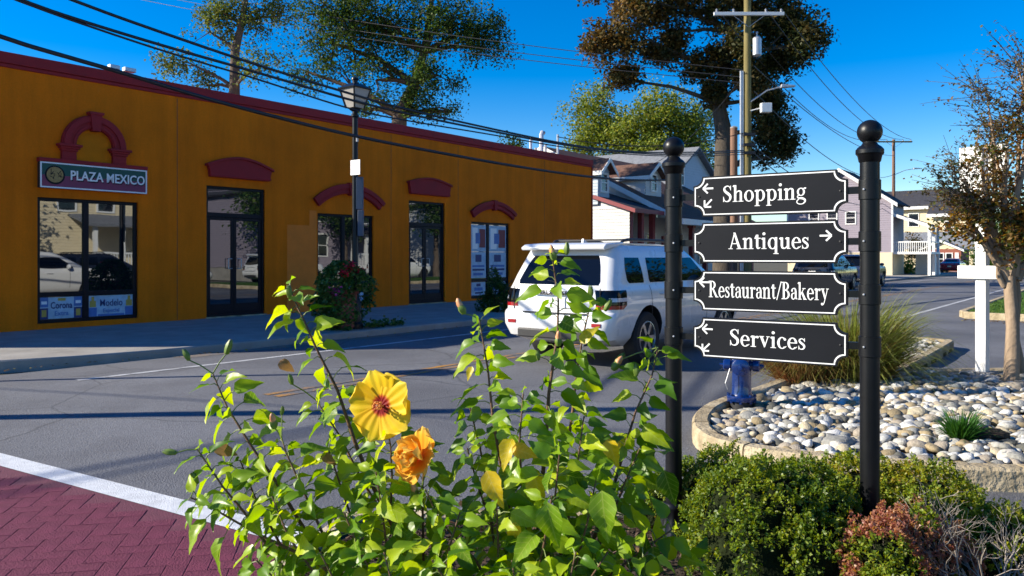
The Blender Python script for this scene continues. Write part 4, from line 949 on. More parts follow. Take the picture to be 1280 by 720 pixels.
for k_, (z0, z1, s_) in enumerate(((9.9, 11.4, 1.0), (8.8, 9.6, 1.6), (6.4, 7.3, 1.5), (6.1, 7.1, 1.9))):
    wire(('topmost', 'second', 'third', 'lowest')[k_] + ' of the service lines between the two utility poles', sag(P1 + Vector((.2, -.2, z0)), P2 + Vector((0, -.2, z1)), s_), .022, group='service lines')
for k_, (y0, y1) in enumerate(((40, 88), (56, 97), (66, 104))):
    wire(('upper', 'middle', 'lower')[k_] + ' thin line crossing the sky between the two big trees', sag(at(-150, -150+y0, 62), at(932, y1, 34.4), 1.4), .018, group='thin sky lines')
wire('thin drop line from the wood pole down to the white house', sag(P1 + Vector((-.1, -.2, 9.6)), SV(41.4, -21.6, 7.0), .5), .016, group='drop lines')
wire('lower thin drop line from the wood pole to the vent pipes', sag(P1 + Vector((-.1, -.2, 7.0)), SV(27.6, -18.9, 6.7), .5), .02, group='drop lines')
wire('drop line from the far pole to the lavender house', sag(P2 + Vector((0, 0, 9.8)), SV(76, -16, 6.6), .6), .018, group='drop lines')
# lines crossing above the near street, known by their shadows on the road
SH3 = Vector((SH.x, SH.y, 0)); cotE = 1/math.tan(R(SUN_EL))
def shadow_wire(label, g0, g1, z, r):
    a, b_ = g0 - SH3*(z*cotE) + Vector((0, 0, z)), g1 - SH3*(z*cotE) + Vector((0, 0, z)); d = b_ - a
    wire(label, sag(a - d*2.2, b_ + d*1.2, .05), r, group='street-crossing lines')
shadow_wire('line high over the crosswalk on the left, above the frame', gr(40, 602), gr(300, 553), 7.6, .03)
shadow_wire('second line high over the crosswalk on the left, above the frame', gr(40, 617), gr(300, 562), 7.3, .022)
shadow_wire('line crossing high above the street on the left, above the frame', gr(0, 481), gr(300, 503), 8.2, .022)

M['box_grey'] = mat('box_grey', (.06, .08, .12), .5, var=.1)
def street_lamp(loc, label, sign=True, h=5.28):
    root = empty('street_lamp', loc, STREET, label, 'street lamp', 'street lamps'); b = MB(); z0 = h-.76
    b.lathe([(.17, -.02), (.17, .10), (.14, .14), (.13, .55), (.10, .62), (.065, .8), (.058, z0), (.085, z0+.02), (.085, z0+.06), (.06, z0+.08), (.06, z0+.13), (.12, z0+.17), (.13, z0+.2)], 20); b.build('post', M['black_iron'], root, smooth=True)
    def tap(r0, za, r1, zb, m): 
        o = MB(); o.M = Matrix.Rotation(R(45), 4, 'Z'); o.lathe([(r0*1.414, za), (r1*1.414, zb)], 4); return o
    tap(.13, z0+.205, .225, z0+.60, None).build('lantern_glass', M['amber_glass'], root)
    for sx in (-1, 1):
        for sy in (-1, 1): b = MB(); b.tube([(sx*.135, sy*.135, z0+.2), (sx*.232, sy*.232, z0+.61)], .018, 6); b.build('lantern_bar', M['black_iron'], root)
    b = MB(); b.M = Matrix.Rotation(R(45), 4, 'Z'); b.lathe([(.255*1.414, z0+.60), (.26*1.414, z0+.625), (.21*1.414, z0+.66), (.10*1.414, z0+.73), (.06*1.414, z0+.735)], 4); b.build('lantern_roof', M['black_iron'], root)
    b = MB(); b.lathe([(.06, z0+.735), (.06, z0+.80), (.085, z0+.81), (.075, z0+.85), (.02, z0+.88)], 14); b.build('finial', M['black_iron'], root, smooth=True)
    if sign:
        b = MB(); b.box(-.085, -.075, -.25, .05, 3.28, 3.60); b.build('small_sign', M['white_vinyl'], root, bevel=.004)
        b = MB(); b.M = Matrix.Rotation(-STREET, 4, 'Z'); b.box(.03, .17, -.06, .072, 2.55, 3.25); b.build('control_box', M['box_grey'], root, bevel=.01)
        b = MB(); b.M = Matrix.Rotation(-STREET, 4, 'Z'); b.box(.065, .18, -.07, .06, 1.98, 2.54); b.build('control_box', M['box_grey'], root, bevel=.01)
        b = MB(); b.tube([(.0, -.07, 4.0), (.0, -.07, 4.1)], .03, 8); b.build('clamp', M['galv'], root)
    return root
LP = SV(11.25, -12.95); LP.z = .03
street_lamp(LP, 'black street lamp with square lantern in front of the orange wall')
street_lamp(SV(1.15, -14.9, .03) , 'black street lamp out of frame that throws the thin upper shadow on the road', False)
# planter at the lamp foot with ivy and geraniums
PL = empty('planter', SV(10.95, -13.0, .03), STREET, 'red planter overgrown with ivy and red flowers at the lamp foot', 'planter')
b = MB(); b.M = Matrix.Rotation(R(45), 4, 'Z'); b.lathe([(.20, 0), (.24, .05), (.30, .75), (.34, .76), (.34, .84), (.29, .84), (.28, .78)], 4); b.build('pot', M['terracotta'], PL)
rg = np.random.default_rng(8); pts = []; 
for i in range(4200):
    a = rg.uniform(0, 6.28); z = rg.uniform(0, 1.45); rr = (.62 if z < 1.0 else .62*(1-(z-1.0)/.62)) * (.65 + .35*rg.random()) * (1 + .25*math.sin(3*a + z*4)) * (.55 + .5*min(1, z/.5) if z < .5 else 1)
    if math.cos(a - 5.2) > .80 and z < .8: continue
    pts.append((rr*math.cos(a), rr*math.sin(a), z))
for i in range(260): pts.append((.4 + 1.1*rg.random(), -.2 + rg.normal()*.1, .02 + abs(rg.normal())*.06))
leaf_object('ivy', pts, .085, tint_mat('ivy_leaf', [(.02, .06, .012), (.05, .12, .02), (.09, .17, .03), (.15, .18, .06)], .5, .3), PL, seed=2, aspect=.9, kind='stuff')
for (dx, dz, c) in ((-.05, 1.58, 'red'), (.12, 1.5, 'red'), (-.2, 1.45, 'red'), (-.45, 1.05, 'pink')):
    fp = rg.normal(size=(50, 3))*.06 + np.array([dx, -.3, dz - .25]); leaf_object('flower_head', fp, .06, tint_mat('petal_'+c, [(.45, .01, .02), (.6, .03, .03)] if c == 'red' else [(.45, .03, .22), (.6, .1, .35)], .5, .2), PL, seed=3, aspect=.9, kind='stuff')
# ================================================================== TREES
def tree(name, label, base, trunk, lobes, leafm, bark, leaf=.16, per=40, sig=.45, seed=1, group=None, limb_r=.12, cat='tree', up=.4, aspect=.6, twig_r=.012, tintf=None):
    """trunk: [(point, radius)...]; lobes: [(centre, (rx,ry,rz), twigs)]"""
    rg = random.Random(seed); ng = np.random.default_rng(seed)
    root = empty(name, base, 0, label, cat, group); base = Vector(base)
    b = MB(); tp = [Vector(p) - base for p, r in trunk]; b.tube(tp, [r for p, r in trunk], 10)
    L_ = []
    for c, rad, ntw in lobes:
        c = Vector(c) - base
        j = min(range(len(tp)), key=lambda i: (tp[i] - c).length + max(0, tp[i].z - c.z)*1.5 + (2 if i == 0 else 0))
        s_ = tp[j]; r0 = min(limb_r, trunk[j][1]*.8); mid = s_.lerp(c, .5) + Vector((rg.gauss(0, .08), rg.gauss(0, .08), .12)) * (c - s_).length*.5
        limb = [s_, s_.lerp(mid, .5) + Vector((rg.gauss(0, .03), rg.gauss(0, .03), 0))*(c-s_).length, mid, mid.lerp(c, .6), c]
        b.tube(limb, [r0, r0*.8, r0*.62, r0*.45, r0*.3], 7)
        nb = max(4, ntw // 9); subs = []
        for i in range(nb):
            v = Vector((rg.gauss(0, 1), rg.gauss(0, 1), rg.gauss(0, 1))).normalized() * rg.uniform(.55, .95)
            e_ = c + Vector((v.x*rad[0], v.y*rad[1], v.z*rad[2])); k = rg.choice(limb[2:]); m_ = k.lerp(e_, .5) + Vector((rg.gauss(0, .1), rg.gauss(0, .1), rg.uniform(0, .15)))*(e_-k).length
            b.tube([k, m_, e_], [r0*.3, r0*.2, twig_r], 5, cap=False); subs.append((k, m_, e_))
        for i in range(ntw):
            k, m_, e_ = rg.choice(subs); o_ = m_.lerp(e_, rg.uniform(.1, 1.0)); sc_ = (rad[0]+rad[1]+rad[2])/3
            w_ = o_ + Vector((rg.gauss(0, 1), rg.gauss(0, 1), rg.gauss(0, .8)))*sc_*.26
            if rg.random() < .5: b.tube([o_, w_], [twig_r, twig_r*.5], 3, cap=False)
            n = max(3, int(per*rg.uniform(.5, 1.4))); L_.append(np.array(w_) + np.clip(ng.normal(size=(n, 3)), -1.35, 1.35)*sig*rg.uniform(.6, 1.25))
    b.build('trunk', bark, root, smooth=True, angle=50)
    P = np.concatenate(L_); t = None
    if tintf is not None:
        # each branch end turns colour as a whole
        t = np.concatenate([np.full(len(a), tintf(rg, Vector(a.mean(0)))) for a in L_]) + ng.normal(size=len(P))*.14
    leaf_object('crown', P, leaf, leafm, root, seed=seed, up=up, aspect=aspect, tint=t, kind='stuff')
    return root
def LB(x, y, Y, rx, ry, n, depth=1.0):
    c = at(x, y, Y); k = Y/FPX; return (c, (rx*k, (rx+ry)/2*k*depth, ry*k), n)
LM_thin = tint_mat('leaf_olive', [(.035, .07, .014), (.075, .125, .022), (.13, .175, .035), (.20, .20, .05)], .55, .3)
LM_dark = tint_mat('leaf_green', [(.012, .036, .008), (.028, .072, .012), (.052, .11, .018), (.11, .155, .025)], .55, .3)
LM_oak = tint_mat('leaf_oak', [(.028, .045, .011), (.055, .055, .015), (.10, .07, .019), (.20, .12, .025)], .6, .2)
LM_lime = tint_mat('leaf_lime', [(.06, .10, .012), (.14, .20, .022), (.23, .28, .04), (.31, .31, .07)], .55, .3)
def G(x, Y): p = at(x, 322, Y); return Vector((p.x, p.y, 0))
# sparse tree, left, behind the shop
Y = 36; g0 = G(295, Y)
tree('sparse_tree', 'thin sparse tree with pale olive leaves behind the shop roof on the left', g0, [(g0, .30), (at(293, 110, Y), .24), (at(294, 62, Y), .20), (at(302, 30, Y), .14), (at(312, -30, Y), .09)],
     [LB(235, 78, Y, 48, 32, 34), (*LB(262, 40, Y, 40, 22, 26),), LB(325, 85, Y-1, 42, 28, 22), LB(255, 108, Y+1, 30, 14, 14), LB(262, 12, Y, 30, 18, 24), LB(320, 12, Y, 44, 26, 50), LB(300, -40, Y, 75, 35, 60), LB(352, 20, Y+1, 24, 30, 16)],
     LM_thin, M['bark_grey'], .15, 40, .30, 11, 'trees behind the shop', .10)
# big tree, forked
Y = 45; g0 = G(497, Y)
tree('broad_tree', 'large forked green tree rising behind the middle of the shop', g0, [(g0, .55), (at(498, 165, Y), .48), (at(500, 145, Y), .42), (at(518, 105, Y), .30), (at(530, 65, Y), .22), (at(540, 0, Y), .12)],
     [LB(470, 100, Y, 40, 32, 50), LB(420, 55, Y, 55, 40, 110), LB(385, 90, Y+1, 45, 22, 46), LB(400, 15, Y, 60, 28, 100), LB(480, 30, Y, 60, 36, 150), LB(560, 25, Y-1, 60, 38, 150), LB(600, 60, Y, 42, 24, 64), LB(545, 95, Y-1, 50, 30, 70), LB(520, 135, Y, 40, 20, 40), LB(565, 140, Y, 30, 16, 18), LB(490, -30, Y, 120, 30, 150), LB(625, 30, Y, 18, 14, 16), LB(450, 135, Y, 18, 14, 12)],
     LM_dark, M['bark_grey'], .175, 40, .36, 21, 'trees behind the shop', .22)
Y = 52; g0 = G(640, Y); tree('small_tree', 'low dark treetop just showing over the shop roof', g0, [(g0, .15), (at(640, 200, Y), .1)], [LB(637, 183, Y, 20, 10, 26)], LM_dark, M['bark_grey'], .2, 26, .3, 5, 'trees behind the shop')
# lime green tree
Y = 76; g0 = G(800, Y)
tree('lime_tree', 'dense bright green tree behind the white house roof', g0, [(g0, .4), (at(800, 235, Y), .32), (at(805, 190, Y), .2)],
     [LB(770, 170, Y, 48, 36, 150), LB(820, 140, Y-1, 52, 34, 170), LB(735, 140, Y+1, 32, 34, 60), LB(860, 170, Y, 42, 34, 130), LB(800, 195, Y-2, 70, 24, 140), LB(725, 185, Y, 26, 20, 36), LB(875, 200, Y, 32, 24, 70), LB(745, 112, Y+1, 18, 16, 12)],
     LM_lime, M['bark_grey'], .30, 44, .62, 31, 'trees behind the houses', .15)
# oak
Y = 42; g0 = G(905, Y)
def oak_t(rg, p): return max(0, min(1, .38 - p.x*.045 + rg.gauss(0, .16)))
tree('oak_tree', 'tall dark oak with russet leaves behind the wood utility pole', g0, [(g0, .62), (at(905, 215, Y), .52), (at(905, 168, Y), .46), (at(898, 130, Y), .36), (at(905, 90, Y), .30), (at(915, 40, Y), .22), (at(925, -20, Y), .12)],
     [LB(758, 45, Y-1, 34, 38, 78), LB(800, 10, Y, 44, 22, 70), LB(770, 98, Y, 24, 18, 34), LB(828, 68, Y, 22, 24, 34), LB(850, 4, Y, 34, 16, 26), LB(888, 82, Y, 30, 28, 50), LB(905, 12, Y, 44, 26, 62), LB(968, 24, Y, 44, 32, 100), LB(1010, 52, Y-1, 32, 32, 84), LB(955, 86, Y, 44, 24, 84), LB(952, 130, Y, 30, 20, 46), LB(968, 168, Y, 34, 24, 60), LB(985, 192, Y, 18, 10, 20), LB(902, 118, Y, 28, 16, 34), LB(915, 60, Y-1.5, 34, 26, 44), LB(930, 105, Y-1.5, 26, 20, 30), LB(850, 40, Y, 24, 22, 26), LB(930, -40, Y, 110, 30, 120), LB(770, -25, Y, 50, 20, 46), LB(950, 195, Y+1, 16, 14, 14)],
     LM_oak, M['bark_dark'], .215, 58,   .33, 41, 'trees behind the houses', .15, tintf=oak_t)
# far right greenery
for i, (x, y, Yd, rx, ry) in enumerate(((1262, 300, 62, 36, 34), (1300, 290, 50, 40, 44), (1245, 325, 58, 26, 16))):
    g0 = G(x, Yd); tree('far_tree', ('dark green tree behind the white sign post', 'tall dark tree at the right edge behind the bare branched tree', 'low dark bush beside the drive far right')[i], g0, [(g0, .25), (at(x, y+20, Yd), .18), (at(x, y-5, Yd), .1)], [LB(x, y, Yd, rx, ry, 110), LB(x+10, y+15, Yd-1, rx, ry*.7, 60)], LM_dark, M['bark_grey'], .25, 30, .5, 60+i, 'trees far right')
for i, (x, y, Yd, rx, ry, lm, lab) in enumerate(((1146, 312, 80, 14, 17, LM_oak, 'small round dark tree before the cream house'), (1132, 336, 74, 14, 8, LM_lime, 'bright green shrub beside the far utility pole'), (1168, 336, 84, 15, 8, LM_oak, 'russet shrub before the brick cottage'))):
    g0 = G(x, Yd); tree('far_shrub', lab, g0, [(g0, .12), (at(x, y+6, Yd), .08)], [LB(x, y, Yd, rx, ry, 60)], lm, M['bark_grey'], .22, 24, .35, 80+i, 'far shrubs', cat='shrub')
# trees on the near side, seen only in the shop glass
for i, (u, v, h) in enumerate(((31, 8, 8), (37, 7.5, 9), (47, 8, 9), (13.2, 7.4, 6.5))):
    g0 = SV(u, v); tree('near_side_tree', ('tree reflected beside the cream house', 'green tree reflected in the middle shop window', 'green tree reflected in the second shop door', 'dark tree reflected at the left edge of the left window')[i], g0, [(g0, .25), (g0 + Vector((0, 0, h*.45)), .2), (g0 + Vector((0, 0, h*.7)), .12)], [(g0 + Vector((.5, 0, h*.7)), (2.3, 2.3, h*.3), 110), (g0 + Vector((-1, .5, h*.5)), (1.6, 1.6, h*.2), 60)], LM_dark, M['bark_grey'], .26, 30, .5, 90+i, 'trees on the near side')

# crepe myrtle on the rock island
Y = 9.6; g0 = gr(1264, 478, .12); Y = g0.y
LM_myr = tint_mat('leaf_myrtle', [(.04, .065, .012), (.08, .09, .016), (.20, .08, .015), (.28, .19, .025), (.14, .08, .035)], .55, .35)
def stem(*a): return [(at(x, y, Y + dy), r) for x, y, dy, r in a]
root_lobes = [LB(1230, 262, Y, 42, 24, 84, .8), LB(1276, 284, Y-.2, 36, 32, 100, .8), LB(1204, 285, Y, 24, 14, 22), LB(1300, 260, Y, 40, 44, 80), LB(1252, 240, Y+.2, 46, 24, 44), LB(1196, 255, Y, 30, 18, 18), LB(1226, 205, Y-.2, 30, 16, 12), LB(1258, 190, Y-.2, 30, 20, 16), LB(1275, 150, Y, 30, 34, 34), LB(1240, 165, Y+.2, 26, 22, 16), LB(1290, 100, Y, 24, 24, 22), LB(1310, 310, Y, 30, 30, 40), LB(1330, 190, Y, 40, 60, 50)]
def myr_t(rg, p): return rg.choice([.05, .1, .3, .45, .5, .65, .75, .9])
t_ = tree('crepe_myrtle', 'multi-stemmed tree with sparse russet leaves on the rock island at right', g0, stem((1264, 480, 0, .085), (1266, 410, 0, .07), (1262, 355, 0, .065), (1262, 345, 0, .06)), root_lobes, LM_myr, M['bark_pale'], .062, 14, .10, 51, None, .045, tintf=myr_t, twig_r=.006)
b = MB(); o0 = g0
for path in ([(1278, 466, .1, .05), (1268, 420, .1, .045), (1272, 370, .1, .04), (1268, 340, .05, .04)], [(1262, 352, 0, .05), (1245, 325, 0, .035), (1234, 292, 0, .028), (1222, 262, 0, .02), (1205, 225, 0, .012)],
             [(1264, 350, 0, .05), (1262, 310, .1, .036), (1255, 275, .1, .03), (1250, 225, .1, .02), (1240, 160, .1, .011), (1232, 110, .1, .006)], [(1268, 345, 0, .05), (1272, 300, -.1, .036), (1285, 250, -.1, .03), (1290, 190, -.1, .02), (1280, 110, -.1, .01), (1268, 70, -.1, .005)],
             [(1272, 350, 0, .045), (1290, 310, 0, .03), (1310, 240, 0, .022), (1330, 160, 0, .015)], [(1255, 358, 0, .03), (1248, 345, -.02, .03), (1246, 335, -.03, .012)]):
    b.tube([at(x, y, Y+dy) - o0 for x, y, dy, r in path], [r for *_, r in path], 8)
b.build('stem', M['bark_pale'], t_, smooth=True, angle=60)
rg = random.Random(77); b = MB(); tl = []
for i in range(330):
    x, y = rg.choice(((1205, 225), (1222, 262), (1240, 160), (1232, 120), (1250, 200), (1280, 130), (1275, 90), (1200, 250), (1190, 240), (1268, 160)))
    p = at(x + rg.gauss(0, 8), y + rg.gauss(0, 10), Y + rg.gauss(0, .15)); d = Vector((rg.uniform(-.5, .15), rg.gauss(0, .25), rg.uniform(-.06, .42)))*rg.uniform(.5, 1.15); m_ = p + d*.5 + Vector((0, 0, rg.uniform(-.03, .05)))
    b.tube([p - o0, m_ - o0, p + d - o0], [.005, .0035, .002], 3, cap=False)
    for k in range(rg.randint(5, 10)):
        q_ = p + d*rg.uniform(.2, 1.05) + Vector((rg.gauss(0, .03), rg.gauss(0, .03), rg.gauss(0, .03))); tl.append(q_ - o0)
b.build('twig', M['bark_dark'], t_)
leaf_object('sparse_leaves', tl, .045, tint_mat('leaf_dry', [(.07, .05, .03), (.12, .08, .035), (.10, .12, .03), (.20, .13, .035)], .7, .3), t_, seed=9, kind='stuff')

# ================================================================== ROCK ISLAND
front = [(1.54, 6.69), (1.50, 6.40), (1.54, 6.10), (1.66, 5.90), (1.90, 5.68), (2.22, 5.47), (2.6, 5.33), (3.0, 5.23), (3.6, 5.14), (4.4, 5.07), (5.4, 5.02), (8.5, 4.95)]
backl = [(1.54, 6.69), (1.62, 7.0), (1.84, 7.48), (2.16, 7.92), (2.73, 8.6), (3.57, 9.73), (4.5, 10.85), (5.6, 12.15), (6.9, 13.75), (7.2, 13.85), (7.42, 13.55), (7.38, 13.1), (6.3, 11.65), (5.22, 10.25), (5.5, 9.95), (6.5, 9.98), (8.5, 10.0)]
isl = front[::-1] + backl[1:]
soil = MB(); soil.extr(isl, -.02, .055, 'xy'); island = tag(soil.build('rock_island', M['dirt']), kind='structure')
def resample(pts, step):
    pts = [Vector(p) for p in pts]; out = [[pts[0]]]; acc = 0
    for a, b_ in zip(pts, pts[1:]):
        d = (b_-a).length; pos = 0
        while acc + d - pos >= step:
            pos += step - acc; p = a.lerp(b_, pos/d); out[-1].append(p); out.append([p]); acc = 0
        acc += d - pos; out[-1].append(b_)
    return [o for o in out if len(o) > 1 and sum((o[i+1]-o[i]).length for i in range(len(o)-1)) > .15]
for line, sd in ((front, 1), (backl, -1)):
    # round the line off, then cut it into cast lengths with open joints
    fine = []
    for i in range(len(line)-1):
        p0, p1, p2, p3 = [Vector(line[max(0, min(len(line)-1, j))]) for j in (i-1, i, i+1, i+2)]
        sharp = (p2-p1).length > 1.2
        for k in range(5):
            t = k/5; fine.append(p1.lerp(p2, t) if sharp else .5*((2*p1)+(-p0+p2)*t+(2*p0-5*p1+4*p2-p3)*t*t+(-p0+3*p1-3*p2+p3)*t**3))
    fine.append(Vector(line[-1]))
    for sec in resample([(p.x, p.y) for p in fine], .92 if sd == 1 else 1.4):
        a, b_ = sec[0], sec[-1]; sec[0] = a + (sec[1]-a).normalized()*.006; sec[-1] = b_ + (sec[-2]-b_).normalized()*.006
        m_ = MB(); ribbon(m_, [(p.x, p.y) for p in sec], .15, -.03, .155 + random.Random(len(sec)+int(a.x*50)).uniform(-.006, .006), side=sd, ch=.022)
        # chipped, uneven casting
        for i, v in enumerate(m_.V):
            n_ = mnoise.noise(Vector(v)*9)*.006 + mnoise.noise(Vector(v)*2.3)*.005; m_.V[i] = (v[0]+n_, v[1]-n_, v[2]+(n_ if v[2] > .05 else 0))
        m_.build('kerb_section', M['kerb_tan'], island, smooth=True, angle=40)

# stones
stone_cols = [(.10, .10, .085), (.25, .245, .22), (.40, .39, .35), (.54, .53, .49), (.33, .26, .15), (.44, .38, .26), (.16, .15, .13), (.62, .61, .57), (.32, .275, .215), (.46, .46, .43), (.30, .30, .27), (.24, .19, .11), (.55, .51, .43), (.28, .285, .27)]
def const_ramp(m):
    for n_ in m.node_tree.nodes:
        if n_.type == 'VALTORGB': n_.color_ramp.interpolation = 'CONSTANT'
    return m
ST_obj = const_ramp(tint_mat('river_stone', stone_cols, .8, src='obj', noise=3.5, bump=.8)); ST_att = const_ramp(tint_mat('river_stone_small', stone_cols, .8, noise=22, bump=.6))
def stone_mesh(seed, m):
    rg = random.Random(seed); bm = bmesh.new(); bmesh.ops.create_icosphere(bm, subdivisions=2, radius=1)
    off = Vector((rg.uniform(0, 50), rg.uniform(0, 50), 0)); sx, sy, sz = rg.uniform(.95, 1.35), rg.uniform(.75, 1.0), rg.uniform(.5, .78)
    for v in bm.verts:
        k = 1 + .38*mnoise.noise(v.co*.9 + off) + .20*mnoise.noise(v.co*2.0 + off); c = v.co*k
        v.co = Vector((math.copysign(abs(c.x)**.86, c.x)*sx, math.copysign(abs(c.y)**.86, c.y)*sy, math.copysign(abs(c.z)**.86, c.z)*sz))
    me = bpy.data.meshes.new('stone'); bm.to_mesh(me); bm.free(); me.materials.append(m)
    me.polygons.foreach_set('use_smooth', [True]*len(me.polygons)); return me
SM = [stone_mesh(i, ST_obj) for i in range(14)]
rg = random.Random(15); cand = []
sp = .079; yy = 4.9; row = 0
while yy < 14.2:
    x = 1.4 + (row % 2)*sp*.5
    while x < 8.3:
        px, py = x + rg.gauss(0, sp*.22), yy + rg.gauss(0, sp*.22)
        if inside(isl, px, py) and edge_dist(isl, px, py) > .165 and px/py < .72: cand.append((px, py, sp*rg.choice((.30, .36, .42, .46, .50, .56, .64, .78)) * (1.5 if rg.random() < .05 else 1)))
        x += sp
    yy += sp*.87; row += 1
HY = gr(927, 511, .09)
cand = [c for c in cand if (Vector((c[0], c[1])) - HY.xy).length > .15]
def mound(x, y): return .075 + .05*min(1, edge_dist(isl, x, y)/.8) + .02*mnoise.noise(Vector((x*1.3, y*1.3, 0)))
order = sorted(range(len(cand)), key=lambda i: -(cand[i][2]/cand[i][1]**1.6) if 640+FPX*cand[i][0]/cand[i][1] < 1285 else 1)
big = set(order[:300]); SV_ = []; SF_ = []; ST_ = []
base_co = [np.array([v.co for v in me.vertices]) for me in SM]; base_f = [np.array([p.vertices for p in me.polygons]) for me in SM]
nb = 0
for i, (x, y, r_) in enumerate(cand):
    k = rg.randrange(14); rot = Matrix.Rotation(rg.uniform(0, 6.28), 4, 'Z') @ Matrix.Rotation(rg.gauss(0, .25), 4, 'X') @ Matrix.Rotation(rg.gauss(0, .25), 4, 'Y'); z = mound(x, y) + rg.uniform(-.022, .022)
    if i in big:
        o = link('stone', SM[k], island); o.matrix_world = Matrix.Translation((x, y, z)) @ rot @ Matrix.Scale(r_*1.12, 4)
    else:
        Rm = np.array(rot.to_3x3()); SV_.append(base_co[k] @ Rm.T * r_*1.12 + np.array([x, y, z])); SF_.append(base_f[k] + nb); nb += len(base_co[k]); ST_.append(np.full(len(base_f[k]), rg.random()))
me = bpy.data.meshes.new('stones'); me.from_pydata(np.concatenate(SV_).tolist(), [], np.concatenate(SF_).tolist()); me.materials.append(ST_att); me.polygons.foreach_set('use_smooth', [True]*len(me.polygons))
a = me.attributes.new('tint', 'FLOAT', 'FACE'); a.data.foreach_set('value', np.concatenate(ST_).astype(np.float32)); tag(link('small_stones', me, island), kind='stuff')

# grasses
def grass(name, label, loc, n, h, spread, cols, seed, wid=.006, droop=.6):
    rg = np.random.default_rng(seed); root = empty(name, loc, 0, label, 'grass'); V_ = []; F_ = []; T_ = []; nb = 0
    for i in range(n):
        a = rg.uniform(0, 6.283); r0 = spread*.22*math.sqrt(rg.random()); lean = abs(rg.normal())*.45 + .08; L_ = h*rg.uniform(.45, 1.1)
        p = np.array([r0*math.cos(a), r0*math.sin(a), 0]); d = np.array([math.cos(a)*math.sin(lean), math.sin(a)*math.sin(lean), math.cos(lean)]); sd = np.array([-math.sin(a), math.cos(a), 0])
        sd = sd*math.cos(1.0) + np.array([math.cos(a), math.sin(a), 0])*math.sin(1.0)*rg.choice([-1, 1]); k = 6; ww = wid*rg.uniform(.6, 1.2); dr = droop*rg.uniform(.5, 1.6)
        for j in range(k+1):
            t = j/k; wj = ww*(1-t**2)+.0006; V_ += [p - sd*wj, p + sd*wj]
            d = d + np.array([math.cos(a)*.12, math.sin(a)*.12, -.42])*dr*t; d /= np.linalg.norm(d); p = p + d*L_/k
            if p[2] < .0: p[2] = .0
        tb = rg.random()
        for j in range(k): F_.append((nb+2*j, nb+2*j+1, nb+2*j+3, nb+2*j+2)); T_.append(tb*.5 + .5*max(0, (j/k)*.9+.1*rg.random()))
        nb += 2*(k+1)
    me = bpy.data.meshes.new('blades'); me.from_pydata([tuple(v) for v in V_], [], F_); me.materials.append(tint_mat(name+'_blade', cols, .6, .3))
    at_ = me.attributes.new('tint', 'FLOAT', 'FACE'); at_.data.foreach_set('value', np.array(T_, np.float32)); tag(link('blades', me, root), kind='stuff'); return root
gp = gr(1062, 473, .12)
grass('fountain_grass', 'large tawny fountain grass clump behind the right sign post', gp, 3600, 1.12, 1.7, [(.22, .10, .035), (.18, .12, .03), (.14, .18, .025), (.20, .23, .045), (.34, .30, .13)], 4, .006, 1.25)
grass('fountain_grass', 'lower straw grass clump left of the tawny grass behind the sign', gp + Vector((-.62, -.15, 0)), 1700, .75, 1.3, [(.22, .10, .04), (.20, .11, .04), (.16, .14, .033), (.27, .21, .08)], 14, .006, 1.3)
tuft = gr(1200, 549, .14); grass('grass_tuft', 'small bright green grass tuft among the stones', tuft, 420, .25, .34, [(.012, .05, .008), (.03, .11, .012), (.05, .17, .02)], 6, .0045, .7)
b = MB(); b.ellipsoid((0, 0, 0), (.15, .1, .05), 10, 6, jit=.15); lo = tag(b.build('leaf_litter', M['dirt']), 'dark leaf litter patch beside the small grass tuft', 'litter'); lo.location = tuft + Vector((.24, .02, .03))

# hydrant
HD = empty('fire_hydrant', HY - Vector((0, 0, .04)), R(-20), 'glossy blue fire hydrant standing in the stones behind the Services sign', 'fire hydrant')
b = MB(); b.lathe([(.105, 0), (.105, .12), (.10, .125)], 22); b.build('lower_barrel', M['plastic_dark'], HD, smooth=True)
b = MB(); b.lathe([(.135, .122), (.14, .13), (.14, .165), (.135, .172), (.10, .175), (.092, .20), (.088, .50), (.105, .54), (.108, .60), (.125, .605), (.128, .63), (.12, .64), (.115, .67), (.09, .74), (.05, .775), (.03, .78), (.03, .83), (.02, .835)], 26); b.build('barrel', M['hydrant'], HD, smooth=True)
for i in range(8):
    a = R(45*i); b = MB(); b.lathe([(.014, .105), (.014, .19)], 6, (.123*math.cos(a), .123*math.sin(a), 0)); b.build('bolt', M['hydrant'], HD)
for ang_, r_, L_ in ((180, .05, .17), (0, .05, .17), (-90, .072, .175)):
    b = MB(); b.M = Matrix.Rotation(R(ang_), 4, 'Z') @ Matrix.Translation((0, 0, .46)) @ Matrix.Rotation(R(90), 4, 'Y'); b.lathe([(r_*.85, .06), (r_*.85, L_-.07), (r_*1.15, L_-.065), (r_*1.15, L_-.01), (r_*.9, L_), (r_*.3, L_+.002), (r_*.3, L_+.035), (r_*.2, L_+.036)], 16); b.build('nozzle', M['hydrant'], HD, smooth=True)
b = MB(); b.tube([(-.10, -.12, .44), (-.14, -.14, .30), (-.12, -.12, .24)], .004, 5); b.build('chain', M['galv'], HD)

